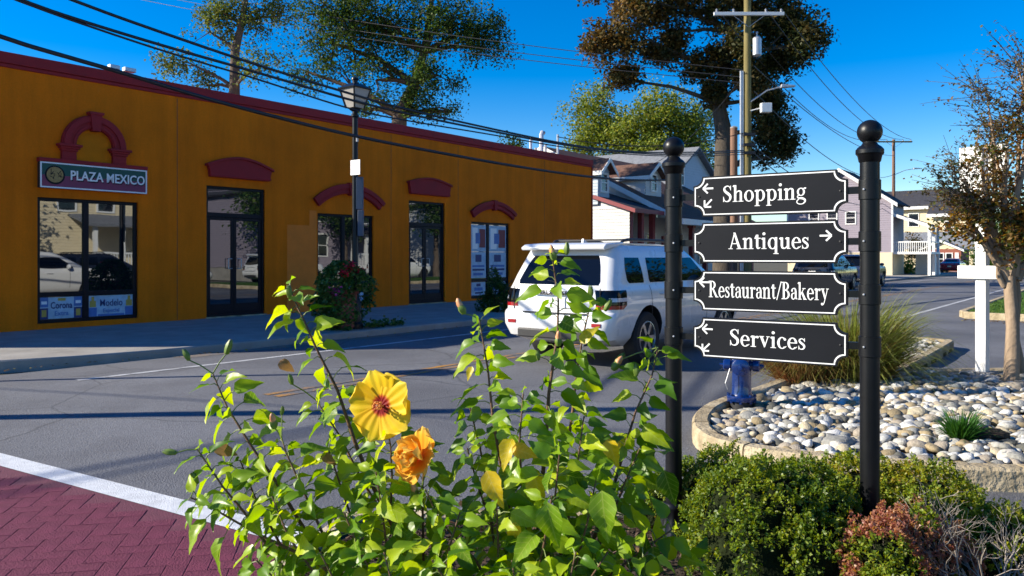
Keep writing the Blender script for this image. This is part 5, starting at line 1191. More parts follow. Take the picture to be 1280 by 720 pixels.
# white sign post
wp = gr(1228, 467, .12); WS = empty('white_sign_post', wp, R(-52), 'white square post with two tall panels and a low board behind the bare tree', 'sign')
b = MB(); b.box(-.06, .06, -.06, .06, -.05, 2.72); b.build('post', M['white_paint'], WS, bevel=.006)
for x0, x1, z0 in ((-.23, .035, 2.24), (.10, .32, 2.38)): b = MB(); b.box(x0, x1, -.095, -.065, z0, 2.80); b.build('panel', M['white_paint'], WS, bevel=.008)
b = MB(); b.box(-.25, .30, -.10, -.065, 1.17, 1.33); b.build('board', M['white_paint'], WS, bevel=.005)
b = MB(); b.lathe([(.10, 2.72), (.10, 2.75), (.02, 2.80)], 4); b.build('cap', M['white_paint'], WS)
b = MB(); b.box(-.13, .13, -.13, .13, -.05, .03); b.build('base', M['concrete'], WS)
# ================================================================== PLANTING BED
bed = [(-.95, 4.42), (.2, 4.47), (1.0, 4.48), (1.6, 4.42), (2.1, 4.22), (2.42, 3.85), (2.55, 3.3), (2.5, 2.2), (2.2, .6), (-.9, .6), (-1.05, 2.2), (-1.12, 3.6)]
s = MB(); s.extr(bed, -.03, .085, 'xy'); bedo = tag(s.build('planting_bed', M['dirt']), kind='structure')
ring_ = bed + [bed[0]]
for sec in resample(ring_, 1.15):
    a, b_ = sec[0], sec[-1]; sec[0] = a + (sec[1]-a).normalized()*.004; sec[-1] = b_ + (sec[-2]-b_).normalized()*.004
    m_ = MB(); ribbon(m_, [(p.x, p.y) for p in sec], .10, -.03, .125, side=-1, ch=.015)
    for i, v in enumerate(m_.V):
        n_ = mnoise.noise(Vector(v)*8)*.004; m_.V[i] = (v[0]+n_, v[1]-n_, v[2]+(n_ if v[2] > .05 else 0))
    m_.build('kerb_section', M['kerb_tan'], bedo, smooth=True, angle=40)
rg = np.random.default_rng(12); mp = []
while len(mp) < 9000:
    x, y = rg.uniform(-1, 2.5), rg.uniform(1.2, 4.5)
    if inside(bed, x, y) and edge_dist(bed, x, y) > .1: mp.append((x, y, .088 + abs(rg.normal())*.008))
leaf_object('mulch', mp, .05, M['mulch'], bedo, seed=3, up=1.5, aspect=.3, kind='stuff')
lp = [p for p in mp[:260]]
leaf_object('fallen_leaves', [(p[0], p[1], p[2]+.015) for p in lp], .05, tint_mat('fallen_leaf', [(.16, .08, .03), (.28, .17, .07), (.10, .05, .025)], .8, .1), bedo, seed=5, up=1.2, aspect=.6, kind='stuff')

# ------------------------------------------------------------------ clipped shrubs
def shrub(name, label, loc, lobes, cols, n, seed, leaf=.0165, tintf=None, holes_=None):
    rg = np.random.default_rng(seed); r2 = random.Random(seed); root = empty(name, loc, 0, label, 'shrub', 'low shrubs round the sign posts'); loc = Vector(loc)
    tw = MB(); P = []; T = []; D = []
    areas = np.array([l[1][0]*l[1][2] + l[1][1]*l[1][2] for l in lobes]); areas /= areas.sum()
    for (c, rad), ar in zip(lobes, areas):
        c = Vector(c) - loc
        for i in range(int(n*ar)):
            v = rg.normal(size=3); v[2] = v[2] if v[2] > -.35 else -v[2]; v /= np.linalg.norm(v)
            bumps = .97 + .24*mnoise.noise(Vector(v)*2.6 + loc*3 + Vector((seed, 0, 0))) + .13*mnoise.noise(Vector(v)*6.5 + loc*7)
            k = bumps * (1 - abs(rg.normal())*.10)
            p = np.array([c.x + v[0]*rad[0]*k, c.y + v[1]*rad[1]*k, c.z + v[2]*rad[2]*k])
            if p[2] + loc.z < .10: continue
            if any(all(((p[q_]+loc[q_]) - cc[q_])**2 < 1e9 for q_ in range(3)) and sum(((p[q_]+loc[q_]-cc[q_])/rr[q_])**2 for q_ in range(3)) < .72 for cc, rr in [(Vector(l[0]), l[1]) for l in lobes]): continue
            if holes_ and any((Vector(p)+loc - h).length < rr and rg.random() < .93 for h, rr in holes_): continue
            # a sprig: leaves whorled up a short shoot
            up_ = v*.6 + np.array([0, 0, .75]) + rg.normal(size=3)*.3; up_ /= np.linalg.norm(up_); L_ = rg.uniform(.018, .045)
            t0 = tintf(r2, Vector(p)+loc) if tintf else r2.random()
            for j in range(9):
                o = rg.normal(size=3); o -= up_*(o@up_); o /= np.linalg.norm(o); f_ = j/9
                P.append(p + up_*L_*f_ + o*leaf*.55*(1.1-f_*.5)); D.append(o*.8 + up_*(.4+f_*.8)); T.append(t0 + rg.normal()*.10)
        for i in range(int(26*ar)+6):
            v = rg.normal(size=3); v[2] = abs(v[2]); v /= np.linalg.norm(v); e_ = Vector((c.x + v[0]*rad[0]*.93, c.y + v[1]*rad[1]*.93, c.z + v[2]*rad[2]*.93)); s_ = Vector((c.x*.6, c.y*.6, .08 - loc.z)); m_ = s_.lerp(e_, .5) + Vector(rg.normal(size=3)*.02)
            tw.tube([s_, m_, e_], [.006, .004, .002], 4, cap=False)
    tw.build('branch', M['bark_dark'], root)
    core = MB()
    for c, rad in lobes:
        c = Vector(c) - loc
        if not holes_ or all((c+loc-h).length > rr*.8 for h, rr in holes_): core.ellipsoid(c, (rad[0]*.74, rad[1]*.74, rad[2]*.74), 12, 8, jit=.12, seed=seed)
    core.build('shade_core', M['inner'], root)  # solid dark filler standing for the shaded inside of the shrub
    leaf_object('foliage', P, leaf, M['shrub_leaf'] if cols is None else cols, root, tint=np.array(T), dirs=np.array(D), seed=seed, up=.1, aspect=.62, kind='stuff')
    return root
M['inner'] = mat('core_shade_dark', (.014, .020, .006), .9, var=.4, scale=30, bump=1, bscale=60, spec=.1)  # near-black colour paints the shade deep inside the shrubs
SH_green = tint_mat('boxwood_leaf', [(.04, .085, .008), (.10, .17, .010), (.19, .25, .014), (.32, .29, .018), (.36, .18, .05), (.34, .15, .10)], .45, .38, spec=.5)
def t_green(rg, p): return .22 + .20*mnoise.noise(p*5) + .10*rg.random()
def t_yel(rg, p): return .36 + .22*mnoise.noise(p*4.3 + Vector((3, 1, 0))) + .12*rg.random()
def t_brown(rg, p):
    n_ = mnoise.noise(p*4.2 + Vector((1.7, 4, 2))); return .93 if n_ > -.14 else .25 + .15*rg.random()
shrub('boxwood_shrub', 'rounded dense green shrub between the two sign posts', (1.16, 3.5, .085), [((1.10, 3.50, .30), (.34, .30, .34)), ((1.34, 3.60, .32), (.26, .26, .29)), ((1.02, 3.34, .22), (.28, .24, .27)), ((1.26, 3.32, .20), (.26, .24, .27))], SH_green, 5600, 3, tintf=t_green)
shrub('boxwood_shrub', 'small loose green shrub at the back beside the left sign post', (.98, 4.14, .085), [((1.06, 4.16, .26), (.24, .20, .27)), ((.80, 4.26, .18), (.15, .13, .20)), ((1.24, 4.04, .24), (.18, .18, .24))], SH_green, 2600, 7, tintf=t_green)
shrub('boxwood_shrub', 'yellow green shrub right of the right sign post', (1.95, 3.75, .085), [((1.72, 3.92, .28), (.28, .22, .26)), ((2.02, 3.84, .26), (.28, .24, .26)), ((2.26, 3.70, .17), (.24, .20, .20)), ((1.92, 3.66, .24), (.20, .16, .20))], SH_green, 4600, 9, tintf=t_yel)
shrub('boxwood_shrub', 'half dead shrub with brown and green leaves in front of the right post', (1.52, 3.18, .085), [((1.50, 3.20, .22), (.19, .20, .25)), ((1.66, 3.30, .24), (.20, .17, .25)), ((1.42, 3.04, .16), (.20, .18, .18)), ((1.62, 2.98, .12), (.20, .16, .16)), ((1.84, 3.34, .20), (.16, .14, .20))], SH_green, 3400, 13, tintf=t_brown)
# bare dead branches of the right-hand shrub
DB = empty('dead_shrub', (1.92, 3.16, .085), 0, 'bare grey branches of a dead shrub at the lower right', 'shrub'); rg = random.Random(4)
M['dead_wood'] = mat('dead_wood', (.30, .26, .22), .9, var=.3, scale=12, bump=.4, bscale=60, spec=.1)
def bare(mb, p, d, L_, r_, dep):
    q_ = p + d*L_; m_ = p.lerp(q_, .5) + Vector((rg.gauss(0, .06), rg.gauss(0, .06), rg.gauss(0, .05)))*L_; mb.tube([p, m_, q_], [r_, r_*.8, r_*.6], 5 if dep < 2 else 3, cap=False)
    if dep < 4:
        for i in range(rg.randint(2, 3)): nd = (d + Vector((rg.gauss(0, .45), rg.gauss(0, .45), rg.gauss(.05, .35)))).normalized(); bare(mb, m_.lerp(q_, rg.uniform(.0, 1)), nd, L_*rg.uniform(.5, .8), r_*.55, dep+1)
for i in range(16):
    b = MB(); a = rg.uniform(-1.0, 1.15); bare(b, Vector((rg.gauss(0, .05), rg.gauss(0, .05), 0)), Vector((math.sin(a)*1.0, rg.gauss(0, .35), .75)).normalized(), rg.uniform(.18, .30), .008, 0); b.build('branch', M['dead_wood'], DB)
# shrub at the shop corner
CB = empty('corner_shrub', gr(622, 389, .03), 0, 'dark green bush against the orange wall beside the white car', 'shrub'); rgn = np.random.default_rng(3); pp = []
for i in range(3000):
    v = rgn.normal(size=3); v[2] = abs(v[2]); v /= np.linalg.norm(v); k = (.6+.4*rgn.random())*(1+.2*math.sin(5*v[0]+3*v[2])); pp.append((v[0]*.55*k, v[1]*.5*k, v[2]*1.15*k))
leaf_object('foliage', pp, .09, LM_dark, CB, seed=8, kind='stuff'); b = MB()
for i in range(6): b.tube([(0, 0, 0), (rgn.normal()*.12, rgn.normal()*.12, .4), (rgn.normal()*.3, rgn.normal()*.3, .9)], [.03, .02, .008], 5)
b.build('branch', M['bark_dark'], CB)

# ================================================================== DIRECTIONAL SIGN
PLp, PRp = Vector((.835, 4.05, .085)), Vector((1.62, 3.55, .085)); dv = (PRp - PLp); yaw = math.atan2(dv.y, dv.x); SPAN = dv.length
DS = empty('direction_sign', PLp, yaw, 'black two-post direction sign with four notched panels in white serif lettering', 'sign')
zb0 = [1.757, 1.524, 1.284, 1.048]; SHt = .200
for x in (0, SPAN):
    p = MB(); rb = .0545
    prof = [(.042, -.05), (.042, 1.895), (.047, 1.90), (.052, 1.925), (.060, 1.935), (.060, 1.952), (.050, 1.965), (.036, 1.975), (.030, 1.985)]
    ball = [(rb*math.sin(R(a)), 2.034 - rb*math.cos(R(a))) for a in range(34, 181, 9)]; prof += ball + [(.0005, 2.0885)]
    p.lathe(prof, 28, (x, 0, 0)); po = p.build('post', M['black_iron'], DS, smooth=True)
    for z in zb0:
        c = MB(); zc = z - .085 + SHt/2; c.lathe([(.0425, -.046), (.0475, -.044), (.0475, .044), (.0425, .046)], 28, (x, 0, zc)); c.build('collar', M['black_iron'], po, smooth=True)
        c = MB(); sx = 1 if x == 0 else -1; c.box(min(x+sx*.045, x+sx*.135), max(x+sx*.045, x+sx*.135), -.010, .010, zc-.016, zc+.016); c.build('bracket', M['black_iron'], po)
        for zz_ in (0,):
            c = MB(); c.M = Matrix.Translation((x+sx*.018, -.0465, zc+.0)) @ Matrix.Rotation(R(90), 4, 'X'); c.lathe([(.005, -.004), (.005, .003), (.003, .005)], 8); c.build('screw', M['galv'], po)
    # fluted cast foot
    ft = MB(); n = 40; vs = []; prof = [(.088, 0), (.092, .02), (.088, .045), (.080, .06), (.066, .12), (.056, .165), (.060, .175), (.060, .195), (.046, .205)]
    for i, (r_, z) in enumerate(prof):
        for j in range(n):
            k = 1 + (.05*math.cos(2*math.pi*j/n*10) if 2 < i < 6 else 0); a = 2*math.pi*j/n; vs.append((x + r_*k*math.cos(a), r_*k*math.sin(a), z))
    ft.add(vs, [(i*n+j, i*n+(j+1)%n, (i+1)*n+(j+1)%n, (i+1)*n+j) for i in range(len(prof)-1) for j in range(n)]); ft.build('post_foot', M['black_iron'], po, smooth=True, angle=60)
XL, XR = .119*SPAN, .9007*SPAN; SWd = XR - XL
def notched(w_, h_, r_, inset=0.0, n=7):
    """rectangle with scooped corners, shrunk by inset"""
    x, y = w_/2, h_/2; R_ = r_ + inset; out = []
    for cx, cy, a0 in ((-x, -y, 90), (x, -y, 180), (x, y, 270), (-x, y, 360)):
        a_in = math.degrees(math.asin(min(1, inset/R_))) if inset else 0
        for i in range(n+1):
            a = R(a0 - a_in*-1 - 0 - (90 + 0)*i/n) if False else None
        st, en = a0 - a_in, a0 - 90 + a_in
        for i in range(n+1): a = R(st + (en-st)*i/n); out.append((cx + R_*math.cos(a), cy + R_*math.sin(a)))
    return out
# serif letters from strokes ------------------------------------------------------
class Gl:
    def __init__(s): s.p = []
    def poly(s, *pts): s.p.append(list(pts)); return s
    def rect(s, a, b_, c, d): return s.poly((a, b_), (c, b_), (c, d), (a, d))
    def ring(s, cx, cy, rx, ry, T, t, a0=0, a1=360, n=28):
        for i in range(n):
            p, q_ = R(a0+(a1-a0)*i/n), R(a0+(a1-a0)*(i+1)/n); ix, iy = rx-T, ry-t
            s.poly((cx+rx*math.cos(p), cy+ry*math.sin(p)), (cx+rx*math.cos(q_), cy+ry*math.sin(q_)), (cx+ix*math.cos(q_), cy+iy*math.sin(q_)), (cx+ix*math.cos(p), cy+iy*math.sin(p)))
        return s
    def stroke(s, pts, ws):
        k = len(pts); fp = []; fw = []
        for i in range(k-1):
            p0, p1, p2, p3 = [Vector(pts[max(0, min(k-1, j))]) for j in (i-1, i, i+1, i+2)]
            for q_ in range(4 if k > 2 else 1):
                t = q_/4; fp.append(.5*((2*p1)+(-p0+p2)*t+(2*p0-5*p1+4*p2-p3)*t*t+(-p0+3*p1-3*p2+p3)*t**3)); fw.append(ws[i]+(ws[i+1]-ws[i])*t)
        fp.append(Vector(pts[-1])); fw.append(ws[-1]); e_ = []
        for i, p in enumerate(fp):
            t = (fp[min(i+1, len(fp)-1)]-fp[max(i-1, 0)]).normalized(); n_ = Vector((-t.y, t.x))*fw[i]/2; e_.append((p+n_, p-n_))
        for a, b_ in zip(e_, e_[1:]): s.poly(tuple(a[0]), tuple(b_[0]), tuple(b_[1]), tuple(a[1]))
        return s
    def dot(s, cx, cy, r_): return s.poly(*[(cx+r_*math.cos(R(30*i)), cy+r_*math.sin(R(30*i))) for i in range(12)])
T_, th, XH, se = .135, .05, .66, .04
def flag(g, x, y): return g.poly((x-.09, y-.05), (x, y+.02), (x, y-.13), (x-.09, y-.085))
def foot(g, x, y=0, e_=.085, T=T_): return g.rect(x-e_, y, x+T+e_, y+se)
def glyph(c):
    g = Gl(); X = XH
    if c == 'S': g.stroke([(.49, .80), (.40, .93), (.27, .965), (.13, .88), (.105, .745), (.19, .62), (.34, .50), (.46, .38), (.475, .22), (.40, .085), (.26, .03), (.12, .09), (.06, .25)], [.05, .05, .055, .10, .13, .15, .16, .15, .13, .10, .055, .05, .05]); g.rect(.475, .70, .515, .985); g.rect(.035, .01, .075, .33); return g, .59
    if c == 's': g.stroke([(.34, .51), (.27, .60), (.18, .63), (.09, .57), (.085, .47), (.17, .38), (.28, .29), (.335, .18), (.28, .06), (.17, .025), (.08, .06), (.04, .17)], [.04, .045, .05, .08, .10, .12, .12, .10, .08, .05, .045, .04]); g.rect(.33, .46, .362, .66); g.rect(.02, 0, .052, .22); return g, .41
    if c in 'hn':
        g.rect(.10, 0, .10+T_, 1.0 if c == 'h' else X); flag(g, .10+.001, 1.0 if c == 'h' else X); foot(g, .10); g.stroke([(.22, .50), (.30, .61), (.40, .64), (.50, .585), (.515, .45)], [.05, .06, .075, .115, T_]); g.rect(.448, 0, .448+T_, .46); foot(g, .448); return g, .68
    if c == 'o': g.ring(.31, .325, .29, .345, .135, .05); return g, .62
    if c == 'p': g.rect(.10, -.30, .10+T_, X); flag(g, .101, X); foot(g, .10, -.30); g.ring(.35, .325, .275, .345, .135, .05, -150, 150, 30); return g, .66
    if c == 'q': g.rect(.44, -.30, .44+T_, X+.02); foot(g, .44, -.30); g.ring(.31, .325, .275, .345, .135, .05, 30, 330, 30); return g, .66
    if c == 'i': g.rect(.10, 0, .10+T_, X); flag(g, .101, X); foot(g, .10); g.dot(.165, .89, .088); return g, .34
    if c == 'g': g.ring(.28, .43, .225, .235, .105, .05); g.stroke([(.15, .25), (.085, .16), (.16, .075), (.36, .055), (.50, -.03), (.50, -.15), (.38, -.255), (.20, -.27), (.07, -.20), (.06, -.09), (.17, .02)], [.05, .06, .09, .12, .11, .09, .05, .05, .05, .06, .05]); g.stroke([(.42, .58), (.48, .64), (.57, .62)], [.05, .06, .09]); return g, .59
    if c == 'A': g.stroke([(.13, .03), (.375, .98)], [.06, .06]); g.poly((.30, .99), (.42, .99), (.76, .02), (.60, .02)); g.rect(.20, .30, .58, .35); g.rect(-.01, 0, .26, se); g.rect(.50, 0, .84, se); return g, .83
    if c == 't': g.rect(.12, .14, .12+T_, .84); g.poly((.12, .84), (.255, .84), (.255, .66), (.03, .62), (.03, .645)); g.rect(.02, .605, .39, .655); g.stroke([(.187, .16), (.215, .055), (.29, .04), (.37, .10)], [T_, .10, .065, .03]); return g, .40
    if c == 'u': g.rect(.10, .18, .10+T_, X); flag(g, .101, X); g.stroke([(.167, .20), (.19, .08), (.28, .03), (.38, .06), (.46, .16)], [T_, .115, .07, .06, .05]); g.rect(.45, 0, .45+T_, X); flag(g, .451, X); g.rect(.45, 0, .66, se); return g, .68
    if c == 'e': g.ring(.29, .325, .265, .345, .13, .05, 12, 318, 32); g.rect(.12, .335, .545, .385); g.stroke([(.46, .075), (.53, .15)], [.05, .03]); return g, .57
    if c == 'c': g.ring(.29, .325, .265, .345, .135, .05, 52, 318, 30); g.dot(.445, .535, .07); g.stroke([(.46, .075), (.52, .15)], [.05, .03]); return g, .54
    if c == 'r': g.rect(.10, 0, .10+T_, X); flag(g, .101, X); foot(g, .10); g.stroke([(.22, .48), (.29, .59), (.38, .625)], [.05, .06, .07]); g.dot(.40, .585, .072); return g, .47
    if c == 'v': g.poly((.05, .63), (.20, .63), (.36, .16), (.30, 0), (.285, 0)); g.stroke([(.30, .02), (.50, .64)], [.055, .05]); g.rect(-.01, .62, .28, .66); g.rect(.40, .62, .60, .66); return g, .60
    if c == 'y': g.poly((.05, .63), (.20, .63), (.37, .14), (.30, 0)); g.stroke([(.50, .64), (.30, .0), (.20, -.22), (.10, -.27)], [.05, .055, .06, .05]); g.dot(.09, -.22, .075); g.rect(-.01, .62, .28, .66); g.rect(.40, .62, .60, .66); return g, .59
    if c == 'R': g.rect(.11, 0, .11+.15, 1.0); g.rect(.01, 0, .37, se); g.rect(.01, .96, .32, 1.0); g.ring(.30, .75, .31, .25, .15, .05, -90, 90, 24); g.rect(.25, .95, .31, .9999); g.rect(.25, .50, .38, .55); g.poly((.30, .51), (.45, .51), (.80, .0), (.62, .0)); g.rect(.62, 0, .86, se); return g, .82
    if c == 'B': g.rect(.11, 0, .11+.15, 1.0); g.rect(.01, 0, .34, .05); g.rect(.01, .95, .32, 1.0); g.ring(.29, .755, .30, .245, .14, .05, -90, 90, 22); g.ring(.31, .27, .34, .27, .15, .05, -90, 90, 24); g.rect(.25, .50, .34, .545); return g, .70
    if c == 'a': g.rect(.34, .09, .34+T_, .48); g.stroke([(.405, .46), (.37, .59), (.26, .64), (.13, .58), (.10, .49)], [T_, .10, .05, .07, .10]); g.dot(.115, .50, .065); g.ring(.215, .185, .18, .20, .115, .05, 60, 300, 24); g.stroke([(.30, .37), (.36, .39)], [.04, .05]); g.stroke([(.28, .03), (.36, .12)], [.05, .05]); g.stroke([(.41, .11), (.45, .045), (.53, .07)], [.12, .07, .03]); return g, .53
    if c == 'k': g.rect(.10, 0, .10+T_, 1.0); flag(g, .101, 1.0); foot(g, .10); g.stroke([(.23, .28), (.48, .63)], [.05, .05]); g.poly((.29, .37), (.40, .45), (.66, .02), (.48, .02)); g.rect(.44, 0, .72, se); g.rect(.37, .62, .62, .66); return g, .69
    if c == '/': g.stroke([(.04, -.06), (.40, 1.02)], [.07, .07]); return g, .40
    return g, .3
def word(txt, cap, width, parent, cx, zbase, y):
    polys = []; x = 0
    for c in txt:
        g, adv = glyph(c); polys += [[(p[0]+x, p[1]) for p in po] for po in g.p]; x += adv + .02
    xs = [p[0] for po in polys for p in po]; x0, x1 = min(xs), max(xs); sx = width/(x1-x0); b = MB()
    for i, po in enumerate(polys):
        yy_ = y - .0004 - (i % 40)*.00001; n = len(po); b.add([(cx + (p[0]-(x0+x1)/2)*sx, yy_, zbase + p[1]*cap) for p in po], [tuple(range(n))])
    # every stroke faces the viewer
    me = b.mesh('lettering', M['white_vinyl'], fix=False); bm = bmesh.new(); bm.from_mesh(me)
    for f_ in bm.faces:
        f_.normal_update()
        if f_.normal.y > 0: f_.normal_flip()
    bm.to_mesh(me); bm.free(); return link('lettering', me, parent)
def arrow(parent, cx, cz, ang_, y, L_=.052):
    b = MB(); b.M = Matrix.Translation((cx, y, cz)) @ Matrix.Rotation(-R(ang_), 4, 'Y'); w_ = .0042; h = .024
    b.box(-L_/2+.004, L_/2, -.0012, 0, -w_, w_)
    for s_ in (-1, 1):
        a, c = Vector((-L_/2, 0, 0)), Vector((-L_/2+h, 0, s_*h)); d = (c-a).normalized(); n_ = Vector((-d.z, 0, d.x))*w_; k = [a+n_, c+n_, c-n_, a-n_]; b.add([(p.x, -.0013-.0001*s_, p.z) for p in k], [(0, 1, 2, 3)])
    return b.build('arrow', M['white_vinyl'], parent)
pan = [('Shopping', .395, -.013, [(-.287, .140, 0), (-.287, .066, 45)]), ('Antiques', .380, .005, [(.270, .128, 180)]), ('Restaurant/Bakery', .568, .0, [(-.305, .142, 0)]), ('Services', .356, .002, [(-.290, .143, 0), (-.298, .052, 45)])]
for (txt, wd, off, arrows), z0 in zip(pan, zb0):
    z = z0 - .085; cx = (XL+XR)/2
    b = MB(); yf = -.014; b.extr([(cx+p[0], z+SHt/2+p[1]) for p in notched(SWd, SHt, .046)], yf, .014); pn = b.build('panel', M['sign_black'], DS)
    o1, o2 = notched(SWd-.014, SHt-.014, .042, .0), notched(SWd-.014, SHt-.014, .042, .0)
    r1, r2 = notched(SWd, SHt, .046, .0), None
    def scaled(i_): return [(cx+p[0], z+SHt/2+p[1]) for p in notched(SWd-2*i_, SHt-2*i_, .046)]
    A1, A2 = scaled(.007), scaled(.0125); n = len(A1); b = MB()
    b.add([(p[0], yf-.0012, p[1]) for p in A1] + [(p[0], yf-.0012, p[1]) for p in A2], [(i, (i+1) % n, (i+1) % n+n, i+n) for i in range(n)])
    b.build('border', M['white_vinyl'], pn)
    word(txt, .082, wd, pn, cx+off, z+.068, yf-.001)
    for ax, az, an in arrows: arrow(pn, cx+ax, z+az, an, yf-.0005)
    for sx in (-1, 1):
        c = MB(); c.M = Matrix.Translation((cx+sx*(SWd/2-.030), yf, z+SHt*.5)) @ Matrix.Rotation(R(90), 4, 'X'); c.lathe([(.005, -.001), (.005, .003), (.002, .004)], 8); c.build('screw', M['plastic_dark'], pn)

# ================================================================== HIBISCUS
HB = empty('hibiscus', (-.12, 1.95, .085), 0, 'tall hibiscus bush with yellow and orange flowers in the foreground', 'hibiscus'); HO = Vector(HB.location)
def leafm(name, base, tr, veincol, tmix=.42):
    m, nt, p = nodes(name); N = nt.nodes.new; L = nt.links.new
    tc = N('ShaderNodeTexCoord'); se_ = N('ShaderNodeSeparateXYZ'); L(tc.outputs['Object'], se_.inputs[0])
    ab = N('ShaderNodeMath'); ab.operation = 'ABSOLUTE'; L(se_.outputs['X'], ab.inputs[0])
    ml = N('ShaderNodeMath'); ml.operation = 'MULTIPLY_ADD'; ml.inputs[1].default_value = -.9; L(ab.outputs[0], ml.inputs[0]); L(se_.outputs['Y'], ml.inputs[2])
    fr = N('ShaderNodeMath'); fr.operation = 'MULTIPLY'; fr.inputs[1].default_value = 7; L(ml.outputs[0], fr.inputs[0])
    f2 = N('ShaderNodeMath'); f2.operation = 'FRACT'; L(fr.outputs[0], f2.inputs[0])
    lt = N('ShaderNodeMath'); lt.operation = 'LESS_THAN'; lt.inputs[1].default_value = .11; L(f2.outputs[0], lt.inputs[0])
    mid = N('ShaderNodeMath'); mid.operation = 'LESS_THAN'; mid.inputs[1].default_value = .013; L(ab.outputs[0], mid.inputs[0])
    mxx = N('ShaderNodeMath'); mxx.operation = 'MAXIMUM'; L(lt.outputs[0], mxx.inputs[0]); L(mid.outputs[0], mxx.inputs[1])
    oi = N('ShaderNodeObjectInfo'); rp = N('ShaderNodeValToRGB'); cr = rp.color_ramp
    while len(cr.elements) < len(base): cr.elements.new(.5)
    for i, c in enumerate(base): cr.elements[i].position = i/max(1, len(base)-1); cr.elements[i].color = (*c, 1)
    L(oi.outputs['Random'], rp.inputs[0])
    no = N('ShaderNodeTexNoise'); no.inputs['Scale'].default_value = 5; no.inputs['Detail'].default_value = 4; L(tc.outputs['Object'], no.inputs['Vector'])
    mr = N('ShaderNodeMapRange'); mr.inputs['To Min'].default_value = .65; mr.inputs['To Max'].default_value = 1.35; L(no.outputs[0], mr.inputs['Value'])
    mu = N('ShaderNodeMix'); mu.data_type = 'RGBA'; mu.blend_type = 'MULTIPLY'; mu.inputs[0].default_value = 1; L(rp.outputs[0], mu.inputs[6]); L(mr.outputs[0], mu.inputs[7])
    vm = N('ShaderNodeMix'); vm.data_type = 'RGBA'; vf = N('ShaderNodeMath'); vf.operation = 'MULTIPLY'; vf.inputs[1].default_value = .45; L(mxx.outputs[0], vf.inputs[0]); L(vf.outputs[0], vm.inputs[0]); L(mu.outputs[2], vm.inputs[6]); vm.inputs[7].default_value = (*veincol, 1)
    L(vm.outputs[2], p.inputs['Base Color']); p.inputs['Roughness'].default_value = .36; p.inputs['Specular IOR Level'].default_value = .4
    bp = N('ShaderNodeBump'); bp.inputs['Strength'].default_value = .35; bp.inputs['Distance'].default_value = .02; bp.invert = True; L(mxx.outputs[0], bp.inputs['Height']); L(bp.outputs[0], p.inputs['Normal'])
    t = N('ShaderNodeBsdfTranslucent'); hv = N('ShaderNodeHueSaturation'); hv.inputs['Hue'].default_value = tr[0]; hv.inputs['Saturation'].default_value = tr[1]; hv.inputs['Value'].default_value = tr[2]; L(vm.outputs[2], hv.inputs['Color']); L(hv.outputs[0], t.inputs[0])
    ms = N('ShaderNodeMixShader'); ms.inputs[0].default_value = tmix; L(p.outputs[0], ms.inputs[1]); L(t.outputs[0], ms.inputs[2]); L(ms.outputs[0], nt.nodes['Material Output'].inputs[0]); return m
HL_g = leafm('hibiscus_leaf', [(.07, .16, .008), (.13, .26, .010), (.22, .36, .012), (.33, .45, .014), (.44, .52, .016)], (.486, 1.05, 1.5), (.42, .50, .08), .44)
HL_y = leafm('hibiscus_leaf_yellow', [(.72, .46, .015), (.80, .55, .02), (.62, .52, .02)], (.49, 1.1, 1.3), (.75, .62, .15), .5)
HL_b = leafm('hibiscus_leaf_dry', [(.30, .15, .05), (.42, .24, .09)], (.5, 1.0, 1.2), (.2, .1, .04), .25)
HL_all = (HL_g, HL_y, HL_b)
def leaf_var(seed, m, curl=0):
    """ovate toothed leaf, unit length along +Y, face up +Z"""
    rg = random.Random(seed); b = MB(); n = 8; W_ = rg.uniform(.265, .335); fold = rg.uniform(.15, .55); droop = rg.uniform(.05, .55) + curl; tw = rg.uniform(-.35, .35); vs = []
    for i in range(n+1):
        s_ = i/n; w_ = W_*(math.sin(math.pi*min(1, s_**.62))**.9)*(1-.38*s_*s_) if 0 < i < n else .004
        y = math.sin(droop*s_)/max(droop, .01) if droop > .01 else s_; z = -(1-math.cos(droop*s_*1.3))/max(droop, .01)
        for k, q_ in enumerate((-1, -.5, 0, .5, 1)):
            x = q_*w_; ser = (.014 if i % 2 else -.010)*(1 if abs(q_) == 1 else 0)*(1 if 1 < i < n else 0); zz_ = z + abs(x)*fold + .03*math.sin(s_*9+seed)*abs(q_) + (.02*math.sin(s_*17)*q_*q_) + x*tw*s_
            vs.append((x*math.cos(fold*.6) + ser*math.copysign(1, q_), y, zz_))
    b.add(vs, [(i*5+j, i*5+j+1, (i+1)*5+j+1, (i+1)*5+j) for i in range(n) for j in range(4)]); me = b.mesh('leaf', m, smooth=True, angle=80, fix=False); return me
LV = {m.name: [leaf_var(10+i+50*k, m, .9 if k == 2 else 0) for i in range(8)] for k, m in enumerate(HL_all)}
M['stem_green'] = mat('hibiscus_stem', (.13, .085, .035), .6, var=.3, scale=20, col2=(.10, .13, .03)); M['stem_brown'] = mat('hibiscus_wood', (.13, .065, .035), .7, var=.3, scale=20, bump=.3, bscale=60); M['petiole'] = mat('petiole', (.14, .19, .04), .5, var=.2)
